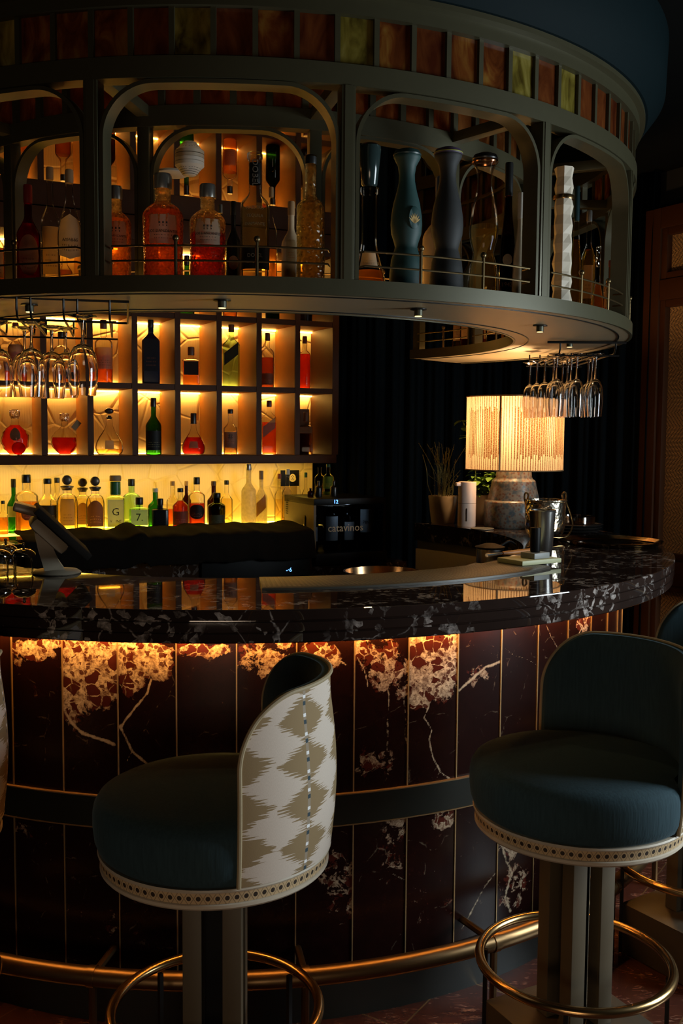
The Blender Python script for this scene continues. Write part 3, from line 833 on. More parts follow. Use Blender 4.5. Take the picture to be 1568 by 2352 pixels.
COUNTER_BOTTLES = [
    (-1.1219, 0.805, 1.0605, 0.0217, 0.1545, 0.233, 'std', 'clear', 'amber', 0.5, 'black', None, None, 'amber bottle at the left end of the glowing back counter'),
    (-1.0887, 0.8709, 1.0605, 0.0301, 0.2515, 0.223, 'claret', 'green', 'none', 0.5, 'black', ('lines', 0.3, 0.5, 60, 'cream'), None, 'green bottle with a dark cap behind the tilted till screen'),
    (-1.0152, 0.8024, 1.0605, 0.0514, 0.2745, 0.212, 'shoulder', 'clear', 'amber', 0.55, 'black', ('round', 0.25, 0.5, 30, 'brown'), None, 'broad amber bottle with a tall glass neck behind the till screen'),
    (-0.9308, 0.8557, 1.0605, 0.0461, 0.2545, 0.192, 'std', 'clear', 'pale', 0.5, 'black', ('lines', 0.2, 0.52, 60, 'black'), None, 'clear bottle with a square black label and black stopper'),
    (-0.9089, 0.9708, 1.0605, 0.0329, 0.2535, 0.184, 'std', 'clear', 'pale', 0.5, 'black', None, None, 'clear black-stoppered bottle at the rear behind the tequila bottles'),
    (-0.839, 0.8369, 1.0605, 0.048, 0.272, 0.174, 'tequila', 'clear', 'pale', 0.62, 'pewter', ('lines', 0.15, 0.6, 40, 'yellowlab'), None, 'largest round-capped tequila bottle on the back counter'),
    (-0.7806, 0.9124, 1.0605, 0.0387, 0.2565, 0.16, 'tequila', 'clear', 'pale', 0.62, 'pewter', ('arch', 0.15, 0.55, 45, 'tan'), None, 'middle round-capped tequila bottle on the back counter'),
    (-0.7166, 0.8724, 1.0605, 0.0424, 0.265, 0.148, 'tequila', 'clear', 'pale', 0.62, 'pewter', ('arch', 0.12, 0.58, 55, 'brownlab'), None, 'round-capped tequila bottle with a brown arched label'),
    (-0.6289, 0.9162, 1.0605, 0.0449, 0.2675, 0.129, 'sqlow2', 'clear', 'palegreen', 0.9, 'cork', ('plain', 0.1, 0.58, 40, 'white'), None, 'square gin bottle with a script letter and a green neck'),
    (-0.5681, 1.0353, 1.0605, 0.0419, 0.2455, 0.114, 'shoulder', 'palegreen', 'none', 0.6, 'black', None, None, 'pale green gin bottle behind the short square gin bottle'),
    (-0.5213, 0.9461, 1.0605, 0.0474, 0.1625, 0.107, 'sqlow', 'palegreen', 'none', 0.6, 'black', ('plain', 0.2, 0.65, 55, 'white'), None, 'short square gin bottle with black brush strokes'),
    (-0.4542, 1.0355, 1.0605, 0.0357, 0.2015, 0.091, 'std', 'green', 'none', 0.6, 'whitecap', None, None, 'bright green gin bottle on the back counter'),
    (-0.4258, 0.9714, 1.0605, 0.0394, 0.155, 0.087, 'sqlow', 'black', 'none', 0.6, 'black', None, None, 'short black square bottle on the back counter'),
    (-0.3773, 1.1179, 1.0605, 0.0299, 0.232, 0.075, 'std', 'clear', 'orangered', 0.4, 'cork', None, None, 'clear corked bottle of orange liqueur behind the black one'),
    (-0.3332, 1.0277, 1.0605, 0.0378, 0.2025, 0.067, 'std', 'clear', 'rum', 0.7, 'black', ('lines', 0.12, 0.45, 70, 'brownlab'), None, 'dark rum bottle with a brown label'),
    (-0.313, 1.1743, 1.0605, 0.0238, 0.2295, 0.061, 'std', 'brown', 'none', 0.7, 'cork', None, None, 'brown corked bottle behind the dark rum'),
    (-0.2561, 1.0675, 1.0605, 0.0403, 0.254, 0.051, 'shoulder', 'clear', 'rum', 0.5, 'black', ('round', 0.2, 0.48, 60, 'black'), None, 'clear rum bottle with a round black label and red spirit'),
    (-0.1772, 1.1614, 1.0605, 0.0325, 0.2305, 0.035, 'std', 'brown', 'none', 0.6, 'brown', None, None, 'brown bottle behind the squat olive one'),
    (-0.1593, 1.072, 1.0605, 0.0425, 0.177, 0.032, 'squat', 'olive', 'none', 0.6, 'black', ('lines', 0.14, 0.4, 60, 'olivelab'), None, 'squat olive green bottle on the back counter'),
    (-0.1146, 1.2491, 1.0605, 0.0309, 0.231, 0.022, 'std', 'clear', 'pale', 0.6, 'black', None, None, 'clear bottle with a black stopper behind the olive one'),
    (-0.0026, 1.1632, 1.0605, 0.0369, 0.323, 0.001, 'std', 'frost', 'none', 0.6, 'steel', None, None, 'tall frosted vodka bottle on the back counter'),
    (0.0607, 1.2084, 1.0605, 0.0307, 0.282, -0.012, 'claret', 'frost', 'none', 0.6, 'cork', ('slant', 0.25, 0.5, 50, 'tan'), None, 'frosted swing-top bottle with a tan paper tag'),
    (0.1557, 1.3084, 1.0605, 0.0246, 0.263, -0.03, 'std', 'clear', 'pale', 0.5, 'darkred', None, None, 'clear bottle with a red stopper near the black logo card'),
    (0.1972, 1.2813, 1.0605, 0.029, 0.289, -0.038, 'std', 'clear', 'gold', 0.5, 'whitecap', ('lines', 0.15, 0.5, 50, 'yellowlab'), None, 'clear bottle with a yellow label before the black logo card'),
    (0.2943, 1.3393, 1.0605, 0.0203, 0.269, -0.056, 'std', 'clear', 'pale', 0.5, 'green', None, None, 'slim clear bottle with a green cap right of the logo card'),
]
DISPENSER_BOTTLES = [
    (0.361, 1.2576, 1.2205, 0.0267, 0.151, -0.07, 'std', 'clear', 'pale', 0.3, 'none', None, None, 'empty clear bottle on top of the wine dispenser'),
    (0.4036, 1.2309, 1.2205, 0.0288, 0.1565, -0.078, 'std', 'clear', 'green', 0.1, 'green', ('lines', 0.2, 0.6, 60, 'greenlab'), None, 'clear bottle with a green label on top of the wine dispenser'),
    (0.3011, 1.0426, 1.2205, 0.0149, 0.0435, -0.061, 'std', 'darkred', 'none', 0.5, 'darkred', None, None, 'small dark red bottle at the left end of the dispenser top'),
    (0.3421, 1.0474, 1.2205, 0.0171, 0.078, -0.069, 'std', 'black', 'none', 0.5, 'black', None, None, 'small black bottle beside the dark red one on the dispenser'),
    (0.4196, 1.0766, 1.2205, 0.0194, 0.079, -0.084, 'std', 'black', 'none', 0.5, 'black', None, None, 'black bottle at the right of the dispenser top'),
]
UPPER_VEINS = [(0.02, 1, [(1.001, 0.82), (1.162, 0.794), (1.361, 0.767), (1.636, 0.747), (1.922, 0.73)]), (0.014, 1, [(2.595, 0.912), (2.52, 0.878), (2.294, 0.843), (2.141, 0.808), (2.063, 0.783)]), (0.016, 1, [(2.025, 0.783), (2.138, 0.752), (2.249, 0.719), (2.474, 0.692), (2.622, 0.67)]), (0.008, 0.8, [(2.249, 0.719), (2.188, 0.705), (2.149, 0.695)]), (0.012, 0.8, [(6.565, 0.914), (6.652, 0.85), (6.641, 0.78), (6.623, 0.705)]), (0.014, 0.8, [(6.73, 0.895), (6.898, 0.858), (6.962, 0.799), (6.951, 0.741), (7.021, 0.716)]), (0.012, 0.9, [(7.351, 0.84), (7.415, 0.815), (7.305, 0.782), (7.468, 0.744), (7.426, 0.721), (7.52, 0.671), (7.66, 0.632), (7.894, 0.603)]), (0.01, 0.7, [(7.658, 0.644), (7.598, 0.622), (7.555, 0.605)]), (0.02, 0.9, [(8.049, 0.848), (8.336, 0.871), (8.633, 0.902), (8.98, 0.911)]), (0.007, 0.7, [(8.078, 0.983), (8.473, 0.953), (8.955, 0.926)]), (0.008, 0.8, [(9.027, 0.952), (9.336, 0.919), (9.636, 0.901), (10.035, 0.876)]), (0.01, 0.6, [(9.043, 0.863), (9.345, 0.876), (9.516, 0.897)]), (0.012, 0.8, [(10.265, 0.983), (10.415, 0.948), (10.646, 0.911)]), (0.018, 0.9, [(11.368, 0.98), (11.622, 0.957), (11.298, 0.922)]), (0.006, 0.6, [(8.408, 0.724), (8.82, 0.723)]), (0.006, 0.5, [(8.101, 0.683), (8.368, 0.658)]), (0.008, 0.4, [(0.317, 0.788), (0.705, 0.776), (0.958, 0.803)]), (0.006, 0.4, [(1.269, 0.629), (1.55, 0.644), (1.748, 0.669)]), (0.01, 0.9, [(6.048, 0.96), (6.167, 0.924), (6.248, 0.883)]), (0.012, 0.9, [(5.588, 0.974), (5.741, 0.956), (5.895, 0.938)]), (0.012, 0.5, [(6.147, 0.637), (6.211, 0.624), (6.244, 0.61)]), (0.012, 0.6, [(4.013, 0.936), (4.338, 0.963), (4.7, 0.985)])]
UPPER_PATCHES = [(1.458, 0.972, 0.62, 0.07, 1.0), (1.293, 0.903, 0.45, 0.09, 1.0), (1.728, 0.929, 0.5, 0.1, 0.95), (1.167, 0.845, 0.25, 0.07, 0.9), (1.646, 0.866, 0.35, 0.05, 0.85), (2.226, 0.977, 0.45, 0.06, 1.0), (2.561, 0.978, 0.4, 0.05, 0.95), (2.223, 0.927, 0.25, 0.07, 0.8), (2.745, 0.957, 0.2, 0.05, 0.8), (0.427, 0.973, 0.45, 0.025, 0.9), (0.116, 0.958, 0.2, 0.03, 0.7), (0.728, 0.99, 0.4, 0.015, 0.8), (3.148, 0.999, 0.5, 0.02, 0.75), (3.689, 0.992, 0.3, 0.02, 0.7), (4.483, 0.957, 0.7, 0.05, 0.55), (4.846, 0.99, 0.3, 0.05, 0.5), (5.325, 0.987, 0.25, 0.03, 0.8), (5.589, 0.969, 0.2, 0.03, 0.8), (6.164, 0.97, 0.3, 0.06, 0.62), (6.524, 0.932, 0.4, 0.07, 0.62), (6.895, 0.893, 0.25, 0.05, 0.6), (6.383, 0.668, 0.5, 0.05, 0.45), (7.313, 0.958, 0.5, 0.09, 0.92), (7.627, 0.906, 0.45, 0.08, 0.9), (7.236, 0.865, 0.3, 0.06, 0.85), (7.803, 0.951, 0.3, 0.08, 0.85), (8.484, 0.88, 0.3, 0.03, 0.5), (11.659, 0.965, 0.4, 0.03, 0.8)]
LOWER_VEINS = [(0.014, 0.6, [(5.499, 0.448), (5.692, 0.411), (5.851, 0.349), (5.737, 0.293), (5.935, 0.242)]), (0.012, 0.6, [(5.842, 0.507), (6.015, 0.476)]), (0.012, 0.6, [(6.205, 0.357), (6.568, 0.365), (6.716, 0.376)]), (0.01, 0.8, [(6.733, 0.374), (6.987, 0.349)]), (0.01, 0.5, [(6.557, 0.513), (6.727, 0.438), (6.691, 0.38)]), (0.01, 0.6, [(7.507, 0.395), (7.601, 0.362), (7.452, 0.324), (7.385, 0.29)]), (0.012, 0.8, [(9.002, 0.3), (8.737, 0.269), (8.483, 0.229), (8.191, 0.177)]), (0.016, 0.9, [(9.096, 0.395), (9.219, 0.34), (9.405, 0.281), (9.241, 0.224), (9.366, 0.18)]), (0.012, 0.7, [(9.407, 0.275), (9.718, 0.243), (10.003, 0.237)]), (0.014, 0.8, [(9.756, 0.357), (9.453, 0.337), (9.281, 0.318)]), (0.01, 0.35, [(0.991, 0.299), (1.318, 0.27), (1.875, 0.255)]), (0.008, 0.3, [(0.039, 0.396), (0.486, 0.371), (0.999, 0.381)]), (0.01, 0.4, [(1.618, 0.507), (1.816, 0.526)])]
LOWER_PATCHES = [(5.693, 0.387, 0.4, 0.09, 0.62), (5.853, 0.302, 0.35, 0.06, 0.6), (6.764, 0.497, 0.35, 0.05, 0.6), (6.773, 0.39, 0.3, 0.05, 0.5), (7.768, 0.497, 0.3, 0.04, 0.75), (9.444, 0.382, 0.45, 0.06, 0.85), (9.473, 0.24, 0.45, 0.07, 0.7), (7.474, 0.287, 0.6, 0.08, 0.3), (1.072, 0.277, 0.4, 0.07, 0.3), (0.235, 0.495, 0.4, 0.03, 0.35), (1.737, 0.52, 0.3, 0.03, 0.5), (1.952, 0.244, 0.3, 0.05, 0.4)]

# ------------------------------------------------------------------ the setting
A0, A1 = -radians(93), radians(133)          # the ring of bar and canopy is open towards the back wall
TH = 0.3608
WU = Vector((cos(TH), sin(TH), 0)); WN = Vector((-sin(TH), cos(TH), 0)); WO = Vector((0, 1.1, 0))


def wp(t, off, z): return WO + t * WU + off * WN + Vector((0, 0, z))


def structure(name, bm, m, parent=None, smooth=30):
    o = put(name, bm, m, parent, smooth=smooth)
    if parent is None: o['kind'] = 'structure'
    return o


structure('floor', bx((0, -1.5, -.02), (12, 12, .04)), M_FLOOR)
structure('ceiling', bx((0, -1.5, 2.87), (12, 12, .04)), M_CEIL)
bmw = bmesh.new()
bx_c = wp(-.3, .50, 1.425)
box(bmw, bx_c, (6.0, .06, 2.85), TH)
structure('wall_back', bmw, M_WALL)
# right-hand wall with the caned door
RW0 = Vector((1.985, 1.06, 0)); RWd = Vector((.41, -.91, 0)).normalized(); RWn = Vector((-RWd.y, RWd.x, 0))
rw_rz = math.atan2(RWd.y, RWd.x)
bmw = bmesh.new()
box(bmw, RW0 + RWd * 3.3 + RWn * .12 + Vector((0, 0, 1.425)), (4.4, .08, 2.85), rw_rz)
box(bmw, RW0 + RWd * .55 + RWn * .12 + Vector((0, 0, 2.76)), (1.1, .08, .18), rw_rz)
structure('wall_right', bmw, M_WALL)
# door: local x along the wall, face towards -y
DW, DH = 1.06, 2.65
dr = thing('door_1', None, None, RW0, rw_rz)
dr['kind'] = 'structure'


def wood_frame(name, x0, x1, z0, z1, w, d, parent, m):
    bm = bmesh.new()
    cx = (x0 + x1) / 2
    box(bm, (x0 + w / 2, .02, (z0 + z1) / 2), (w, d, z1 - z0), 0, .004)
    box(bm, (x1 - w / 2, .02, (z0 + z1) / 2), (w, d, z1 - z0), 0, .004)
    box(bm, (cx, .02, z1 - w / 2), (x1 - x0 - 2 * w, d, w), 0, .004)
    box(bm, (cx, .02, z0 + w / 2), (x1 - x0 - 2 * w, d, w), 0, .004)
    return put(name, bm, m, parent)


wood_frame('door_frame', 0, DW, 0, DH, .10, .075, dr, M_WOOD)
put('door_rail', bx((DW / 2, .02, .86), (DW - .2, .07, .12), 0, .004), M_WOOD, dr)
put('door_rail', bx((DW / 2, .02, 2.25), (DW - .2, .07, .10), 0, .004), M_WOOD, dr)
for nm, z0, z1 in (('cane_panel', .10, .80), ('cane_panel', .92, 2.20), ('cane_panel', 2.30, 2.55)):
    p_ = put(nm, bx((DW / 2, .035, (z0 + z1) / 2), (DW - .2, .012, z1 - z0)), M_CANE, dr)
    wood_frame('inner_moulding', .10, DW - .10, z0, z1, .035, .05, p_, M_WOOD)

# curtain: one long pleated cloth from the cabinet round to the door
def curtain():
    pts = [wp(.52, .42, 0), Vector((1.05, 1.62, 0)), Vector((1.60, 1.50, 0)), Vector((1.95, 1.16, 0)), Vector((2.02, 1.02, 0))]
    P = smooth_path(pts, 40)
    bm = bmesh.new()
    L = [0]
    for i in range(1, len(P)): L.append(L[-1] + (P[i] - P[i - 1]).length)
    tot = L[-1]; n = 420
    lo, hi = [], []
    for k in range(n + 1):
        s = tot * k / n
        i = max(j for j in range(len(L)) if L[j] <= s + 1e-9); i = min(i, len(P) - 2)
        p = P[i].lerp(P[i + 1], (s - L[i]) / max(L[i + 1] - L[i], 1e-9))
        t = (P[i + 1] - P[i]).normalized(); nn = Vector((-t.y, t.x, 0))
        ph = s / .105 * 2 * pi + .6 * sin(s * 5)
        w = .034 * (abs(sin(ph / 2)) ** .55 * 2 - 1) + .008 * sin(ph * 2.3 + 1)
        lo.append(bm.verts.new(p - nn * w + Vector((0, 0, .02))))
        hi.append(bm.verts.new(p - nn * w * .8 + Vector((0, 0, 2.84))))
    for k in range(n): bm.faces.new((lo[k], lo[k + 1], hi[k + 1], hi[k]))
    o = put('curtain', bm, M_CURTAIN, smooth=80)
    md = o.modifiers.new('thick', 'SOLIDIFY'); md.thickness = .004
    tagp(o, 'long dark navy pleated curtain hanging behind the lamp and the back of the bar', 'curtain')


curtain()

# ------------------------------------------------------------------ bar: panelled front, marble top, foot rail
bar = thing('bar_counter', 'curved bar front of upright burgundy marble panels with thin brass joints', 'bar', (0, 0, 0))
TILE0, TDA, RT = -0.4534, 0.1078, 1.405
K0, K1 = -9, 25


def seg_dist(px, pz, pts):
    best = 9
    for (u0, z0), (u1, z1) in zip(pts[:-1], pts[1:]):
        x0, x1, x = u0 * .152, u1 * .152, px * .152
        dx, dz = x1 - x0, z1 - z0
        t = max(0, min(1, ((x - x0) * dx + (pz - z0) * dz) / (dx * dx + dz * dz + 1e-12)))
        best = min(best, math.hypot(x - x0 - t * dx, pz - z0 - t * dz))
    return best


def panel(name, z0, z1, R, veins, patches):
    bm = bmesh.new()
    uvl = bm.loops.layers.uv.new('tile')
    pl = bm.verts.layers.float.new('patch'); vl = bm.verts.layers.float.new('vein')
    rnd = random.Random(name)
    extra = [(rnd.uniform(K0, 1), rnd.uniform(z0, z1), rnd.uniform(.2, .5), rnd.uniform(.03, .08), rnd.uniform(.4, .9)) for _ in range(5)]
    extra = [e for e in extra if e[0] < -.8] + [(rnd.uniform(9, K1), rnd.uniform(z0, z1), rnd.uniform(.2, .5), rnd.uniform(.03, .08), rnd.uniform(.4, .9)) for _ in range(14) if name != '']
    pts_all = patches + [e for e in extra if e[0] > 10.5 or e[0] < -.8]
    for k in range(K0, K1):
        fine = -2 <= k <= 11
        nu, nv = (38, 112) if fine else (4, 8)
        gridv = []
        for i in range(nu + 1):
            u = k + i / nu
            a = TILE0 + u * TDA
            row = []
            for j in range(nv + 1):
                z = z0 + (z1 - z0) * j / nv
                v = bm.verts.new((R * sin(a), -R * cos(a), z))
                uu = u
                w1 = noise.noise((u * 1.3, z * 9, 3)) * .03; w2 = noise.noise((u * 1.3, z * 9, 13)) * .02
                pv = 0
                for (cu, cz, ru, rv, s) in pts_all:
                    if math.floor(cu) != k: continue
                    d = math.hypot((uu - cu) / ru, (z - cz + w2) / rv)
                    pv = max(pv, s * max(0, 1 - max(0, d - .55) / .75))
                vv = 0
                for (w, s, pts) in veins:
                    if math.floor((pts[0][0] + pts[-1][0]) / 2) != k: continue
                    d = seg_dist(uu + w1 * 1.5, z + w2 * .6, pts)
                    vv = max(vv, s * max(0, 1 - d / w))
                v[pl] = pv; v[vl] = vv
                row.append((v, u, z))
            gridv.append(row)
        for i in range(nu):
            for j in range(nv):
                q = (gridv[i][j], gridv[i + 1][j], gridv[i + 1][j + 1], gridv[i][j + 1])
                f = bm.faces.new([x[0] for x in q])
                for lp, x in zip(f.loops, q):
                    uu = min(max(x[1], k + .001), k + .999)
                    lp[uvl].uv = (uu + 100, x[2])
    put(name, bm, M_PANEL, bar, smooth=60)


panel('upper_panel', .604, 1.040, RT, [(w * .62, s * .86, p) for w, s, p in UPPER_VEINS], UPPER_PATCHES)
panel('lower_panel', .14, .523, RT, [(w, s * .8, p) for w, s, p in LOWER_VEINS], [(a, b, c, d, s * .72) for a, b, c, d, s in LOWER_PATCHES])
for k in range(K0 + 1, K1):
    a = TILE0 + k * TDA
    if not -1.2 < a < 1.6: continue
    for z0, z1 in ((.604, 1.039), (.14, .523)):
        c = polar(RT + .0012, a, (z0 + z1) / 2)
        put('brass_joint', bx(c, (.0030, .004, z1 - z0), a), M_INLAY, bar)
ca = 64
put('dark_band', ring_sector(rect(RT - .02, RT + .010, .5245, .6025), A0, A1, ca), M_BAND, bar)
for z in (.6030, .5210):
    put('brass_line', ring_sector(rect(RT - .02, RT + .0115, z, z + .003), A0, A1, ca), pm('dull_brass', (.26, .16, .07), .45, .5), bar)
put('plinth', ring_sector(rect(RT - .06, RT + .004, 0, .14), A0, A1, ca), M_PLINTH, bar)
put('core', ring_sector(rect(1.075, RT - .004, .14, 1.036), A0, A1, ca), M_DARKWOOD, bar)
put('steel_apron', ring_sector([(1.062, .60), (1.074, .60), (1.074, 1.0), (1.062, 1.0)], A0, A1, ca), M_BRUSHED, bar)
put('led_shield', ring_sector(rect(RT + .031, RT + .035, 1.014, 1.0375), A0, A1, ca), M_BLACKWIRE, bar)  # added dark strip that keeps the LED light off the stool seats
put('led_strip', ring_sector(rect(RT + .016, RT + .028, 1.0335, 1.0375), A0, A1, ca), M_LEDBAR, bar)

top = [(1.050, 1.120), (1.050, 1.040), (1.566, 1.0385), (1.571, 1.042), (1.571, 1.0615), (1.5665, 1.0635), (1.5665, 1.066), (1.5735, 1.068), (1.5735, 1.0885),
       (1.568, 1.0905), (1.568, 1.093), (1.5745, 1.095), (1.5755, 1.1165), (1.5745, 1.1190), (1.5725, 1.120), (1.560, 1.120), (1.062, 1.120)]
ct = put('marble_countertop', ring_sector(top, A0, A1, 200), M_TOP, smooth=14)
tagp(ct, 'polished dark marble countertop with stepped edge curving round the whole bar', 'countertop')

rail = thing('foot_rail', 'long curved brass foot rail running along the base of the bar', 'foot rail')
put('rail', tube([polar(1.545, A0 + (1.9 - A0) * i / 150, .2) for i in range(151)], .024, 14), M_DKBRASS, rail)
for a in (-.95, -.6, -.25, .09, .43, .77, 1.1, 1.45, 1.8):
    bm = tube([polar(1.40, a, .2), polar(1.53, a, .2)], .010, 8)
    tube([polar(1.545, a, .0), polar(1.545, a, .18)], .010, 8, bm)
    put('bracket', bm, M_DKBRASS, rail)
    bm = tube([polar(1.545, a - .006, .2), polar(1.545, a + .006, .2)], .0265, 14)
    put('collar', bm, M_DKBRASS, rail)

# ------------------------------------------------------------------ canopy
can = thing('bar_canopy', 'round bronze canopy over the bar with arched bays and an amber glass frieze', 'canopy', (0, 0, 1.876))


def cput(name, bm, m, label=None):
    bmesh.ops.translate(bm, verts=bm.verts, vec=(0, 0, -1.876))
    return put(name, bm, m, can, label)


RI, RO = 1.005, 1.411
cput('shelf', ring_sector(rect(RI, RO - .008, 1.878, 1.9155), A0, A1, 140), M_SHELFUNDER)
cput('fascia', ring_sector(rect(RO - .008, RO, 1.876, 1.9165), A0, A1, 140), M_FRAME)
cput('inner_fascia', ring_sector(rect(RI - .008, RI, 1.876, 1.9165), A0, A1, 140), M_FRAME)
for r in (1.052, 1.365):
    cput('groove_line', ring_sector(rect(r - .0025, r + .0025, 1.8755, 1.8785), A0, A1, 140), M_BLACKWIRE)
ANG = [-1.6, -1.177, -.727, -.277, .173, .612, 1.06, 1.51, 1.96, 2.315]
HEAD = 2.385


def arch_strip(R, d, a_l, a_r, z0, z1, r, t):
    bm = bmesh.new()
    pts = []
    pts += [((a_l) * R, z0), (a_l * R, z1 - r)]
    for k in range(1, 13):
        q = pi / 2 * k / 12
        pts.append((a_l * R + r - r * cos(q), z1 - r + r * sin(q)))
    w = (a_r - a_l) * R - 2 * r
    for k in range(1, 8): pts.append((a_l * R + r + w * k / 8, z1))
    for k in range(0, 13):
        q = pi / 2 * k / 12
        pts.append((a_r * R - r + r * sin(q), z1 - r + r * cos(q)))
    pts.append((a_r * R, z0))
    n = len(pts); rows = []
    for i in range(n):
        p, q = pts[max(i - 1, 0)], pts[min(i + 1, n - 1)]
        dx, dz = q[0] - p[0], q[1] - p[1]; l = math.hypot(dx, dz) or 1
        nx, nz = dz / l, -dx / l      # inwards
        row = []
        for (rr, tt) in ((R, 0), (R - d, 0), (R - d, t), (R, t)):
            s, z = pts[i][0] + nx * tt, pts[i][1] + nz * tt
            row.append(bm.verts.new(polar(rr, s / R, z)))
        rows.append(row)
    for i in range(n - 1):
        for k in range(4):
            bm.faces.new((rows[i][k], rows[i + 1][k], rows[i + 1][(k + 1) % 4], rows[i][(k + 1) % 4]))
    bm.faces.new(rows[0]); bm.faces.new(rows[-1][::-1])
    return bm


for i, a in enumerate(ANG):
    bm = bmesh.new()
    if a > A0:
        box(bm, polar(RO - .022, a, (1.9165 + HEAD) / 2), (.036, .044, HEAD - 1.9165), a, .002)
        box(bm, polar(RO - .001, a, (1.9165 + HEAD) / 2), (.020, .006, HEAD - 1.9165), a)
        cput('post', bm, M_FRAME)
        cput('inner_post', bx(polar(1.052, a, (1.9165 + HEAD) / 2), (.034, .036, HEAD - 1.9165), a, .002), M_FRAME)
        cput('brace', bx(polar(1.22, a, 2.415), (.035, .30, .03), a, .002), M_FRAME)
for a, b in zip(ANG[:-1], ANG[1:]):
    if b < -.9 : continue
    al, ar = max(a + .0145, A0), b - .0145
    cput('arch', arch_strip(RO - .004, .052, al, ar, 1.917, HEAD - .002, min(.135, (ar - al) * RO * .3), .010), M_FRAME)
    cput('inner_arch', arch_strip(1.066, .04, a + .018, b - .018, 1.917, HEAD - .012, .13, .009), M_FRAME)
    # gallery rails
    for z in (1.953, 1.989):
        e = .022
        p = [polar(RO - .045, a + e + .004, z)] + [polar(RO - .012, a + e + .012 + (b - a - 2 * e - .024) * k / 12, z) for k in range(13)] + [polar(RO - .045, b - e - .004, z)]
        cput('gallery_rail', tube(p, .0027, 6), M_RAIL)
        p = [polar(RI + .012, a + e + (b - a - 2 * e) * k / 12, z) for k in range(13)]
        cput('gallery_rail', tube(p, .0027, 6), M_RAIL)
    for f in (.33, .645):
        q = a + (b - a) * f
        bm = tube([polar(RO - .012, q, 1.916), polar(RO - .012, q, 2.003)], .0042, 8)
        ball(.0085, polar(RO - .012, q, 2.007), bm, 10, 6)
        cput('baluster', bm, M_RAIL)
    bm = tube([polar(RI + .012, (a + b) / 2, 1.916), polar(RI + .012, (a + b) / 2, 2.003)], .0042, 8)
    ball(.0085, polar(RI + .012, (a + b) / 2, 2.007), bm, 8, 6)
    cput('baluster', bm, M_RAIL)
# frieze
cput('frieze_rail', ring_sector(rect(RO - .05, RO, HEAD, 2.436), A0, A1, 140), M_FRAME)
cput('frieze_top', ring_sector([(RO - .05, 2.552), (RO + .004, 2.552), (RO + .004, 2.588), (RO + .022, 2.592), (RO + .022, 2.606), (RO - .05, 2.606)], A0, A1, 140), M_FRAME)
cput('inner_frieze_rail', ring_sector(rect(1.032, 1.072, HEAD - .012, 2.428), A0, A1, 120), M_FRAME)
cput('inner_frieze_top', ring_sector(rect(1.032, 1.072, 2.525, 2.56), A0, A1, 120), M_FRAME)
cput('cornice', ring_sector([(RO - .04, 2.607), (RO + .03, 2.607), (RO + .085, 2.68), (RO + .09, 2.845), (RO - .04, 2.845)], A0, A1, 120), M_NAVYCORNICE)
M0, MDA = -0.3486, 0.0717
for k in range(-17, 38):
    a = M0 + k * MDA
    if not -1.0 < a < 2.30: continue
    cput('mullion', bx(polar(RO - .018, a, 2.494), (.0135, .022, .118), a), M_FRAME)
    if a < 1.65 and k % 1 == 0:
        cput('glass_pane', ring_sector(rect(RO - .022, RO - .017, 2.434, 2.554), a + .0048, a + MDA - .0048, 4), M_STAINED)
for k in range(-12, 28):
    a = -.0417 + k * .0935
    if not -1.0 < a < 2.30: continue
    cput('mullion', bx(polar(1.052, a, 2.478), (.018, .03, .10), a), M_FRAME)
    cput('glass_pane', ring_sector(rect(1.049, 1.054, 2.426, 2.527), a + .0088, a + .0935 - .0088, 4), M_STAINED_IN)
# mirrored soffit over the well of the bar
bm = bmesh.new()
poly = [polar(1.034, A0 + (A1 - A0) * i / 60) for i in range(61)]
e1 = wp(.62, .44, 0); e0 = wp(-1.7, .44, 0)
poly += [Vector((e1.x, e1.y, 0)), Vector((e0.x, e0.y, 0))]
v0 = [bm.verts.new((p.x, p.y, 2.532)) for p in poly]; v1 = [bm.verts.new((p.x, p.y, 2.552)) for p in poly]
bm.faces.new(v0); bm.faces.new(v1[::-1])
for i in range(len(poly)): bm.faces.new((v0[i], v0[(i + 1) % len(poly)], v1[(i + 1) % len(poly)], v1[i]))
cput('mirrored_soffit', bm, M_MIRROR)
# mirrored upstand behind the bottles at the far end of the shelf
cput('mirror_upstand', ring_sector(rect(1.385, 1.392, 1.917, 2.10), radians(96), A1, 40), M_MIRROR)
# smoke detector and speaker cover on the soffit
t = thing('smoke_detector', 'white vented smoke detector on the mirrored soffit above the bottles', 'smoke detector', (-.218, -.104, 2.5315))
put('detector_base', lathe([(.044, -.014), (.053, -.012), (.053, 0)], 32), pm('white_plastic', (.60, .55, .47), .5), t)
put('detector_body', lathe([(0, -.060), (.020, -.060), (.026, -.056), (.044, -.034), (.053, -.026), (.053, -.0145), (.044, -.0142)], 32), pm('white_plastic', (.60, .55, .47), .5), t)
for k in range(4):
    q = .056 - k * .0065
    rr_ = .0265 + k * .0052
    put('vent_slot', tube([polar(rr_ - .001, 2 * pi * j / 24, -q) for j in range(24)], .0011, 4, closed=True), M_BLACK, t)
t = put('ceiling_speaker', lathe([(0, -.006), (.060, -.006), (.066, -.003), (.066, 0)], 36), pm('white_plastic', (.60, .55, .47), .5))
t.location = (-.300, .115, 2.5315); tagp(t, 'flat round white speaker cover on the mirrored soffit beside the smoke detector', 'speaker')
cput('led_strip', ring_sector(rect(1.085, 1.094, 1.9157, 1.9180), A0 + .02, A1 - .02, 100), M_LEDSHELF)
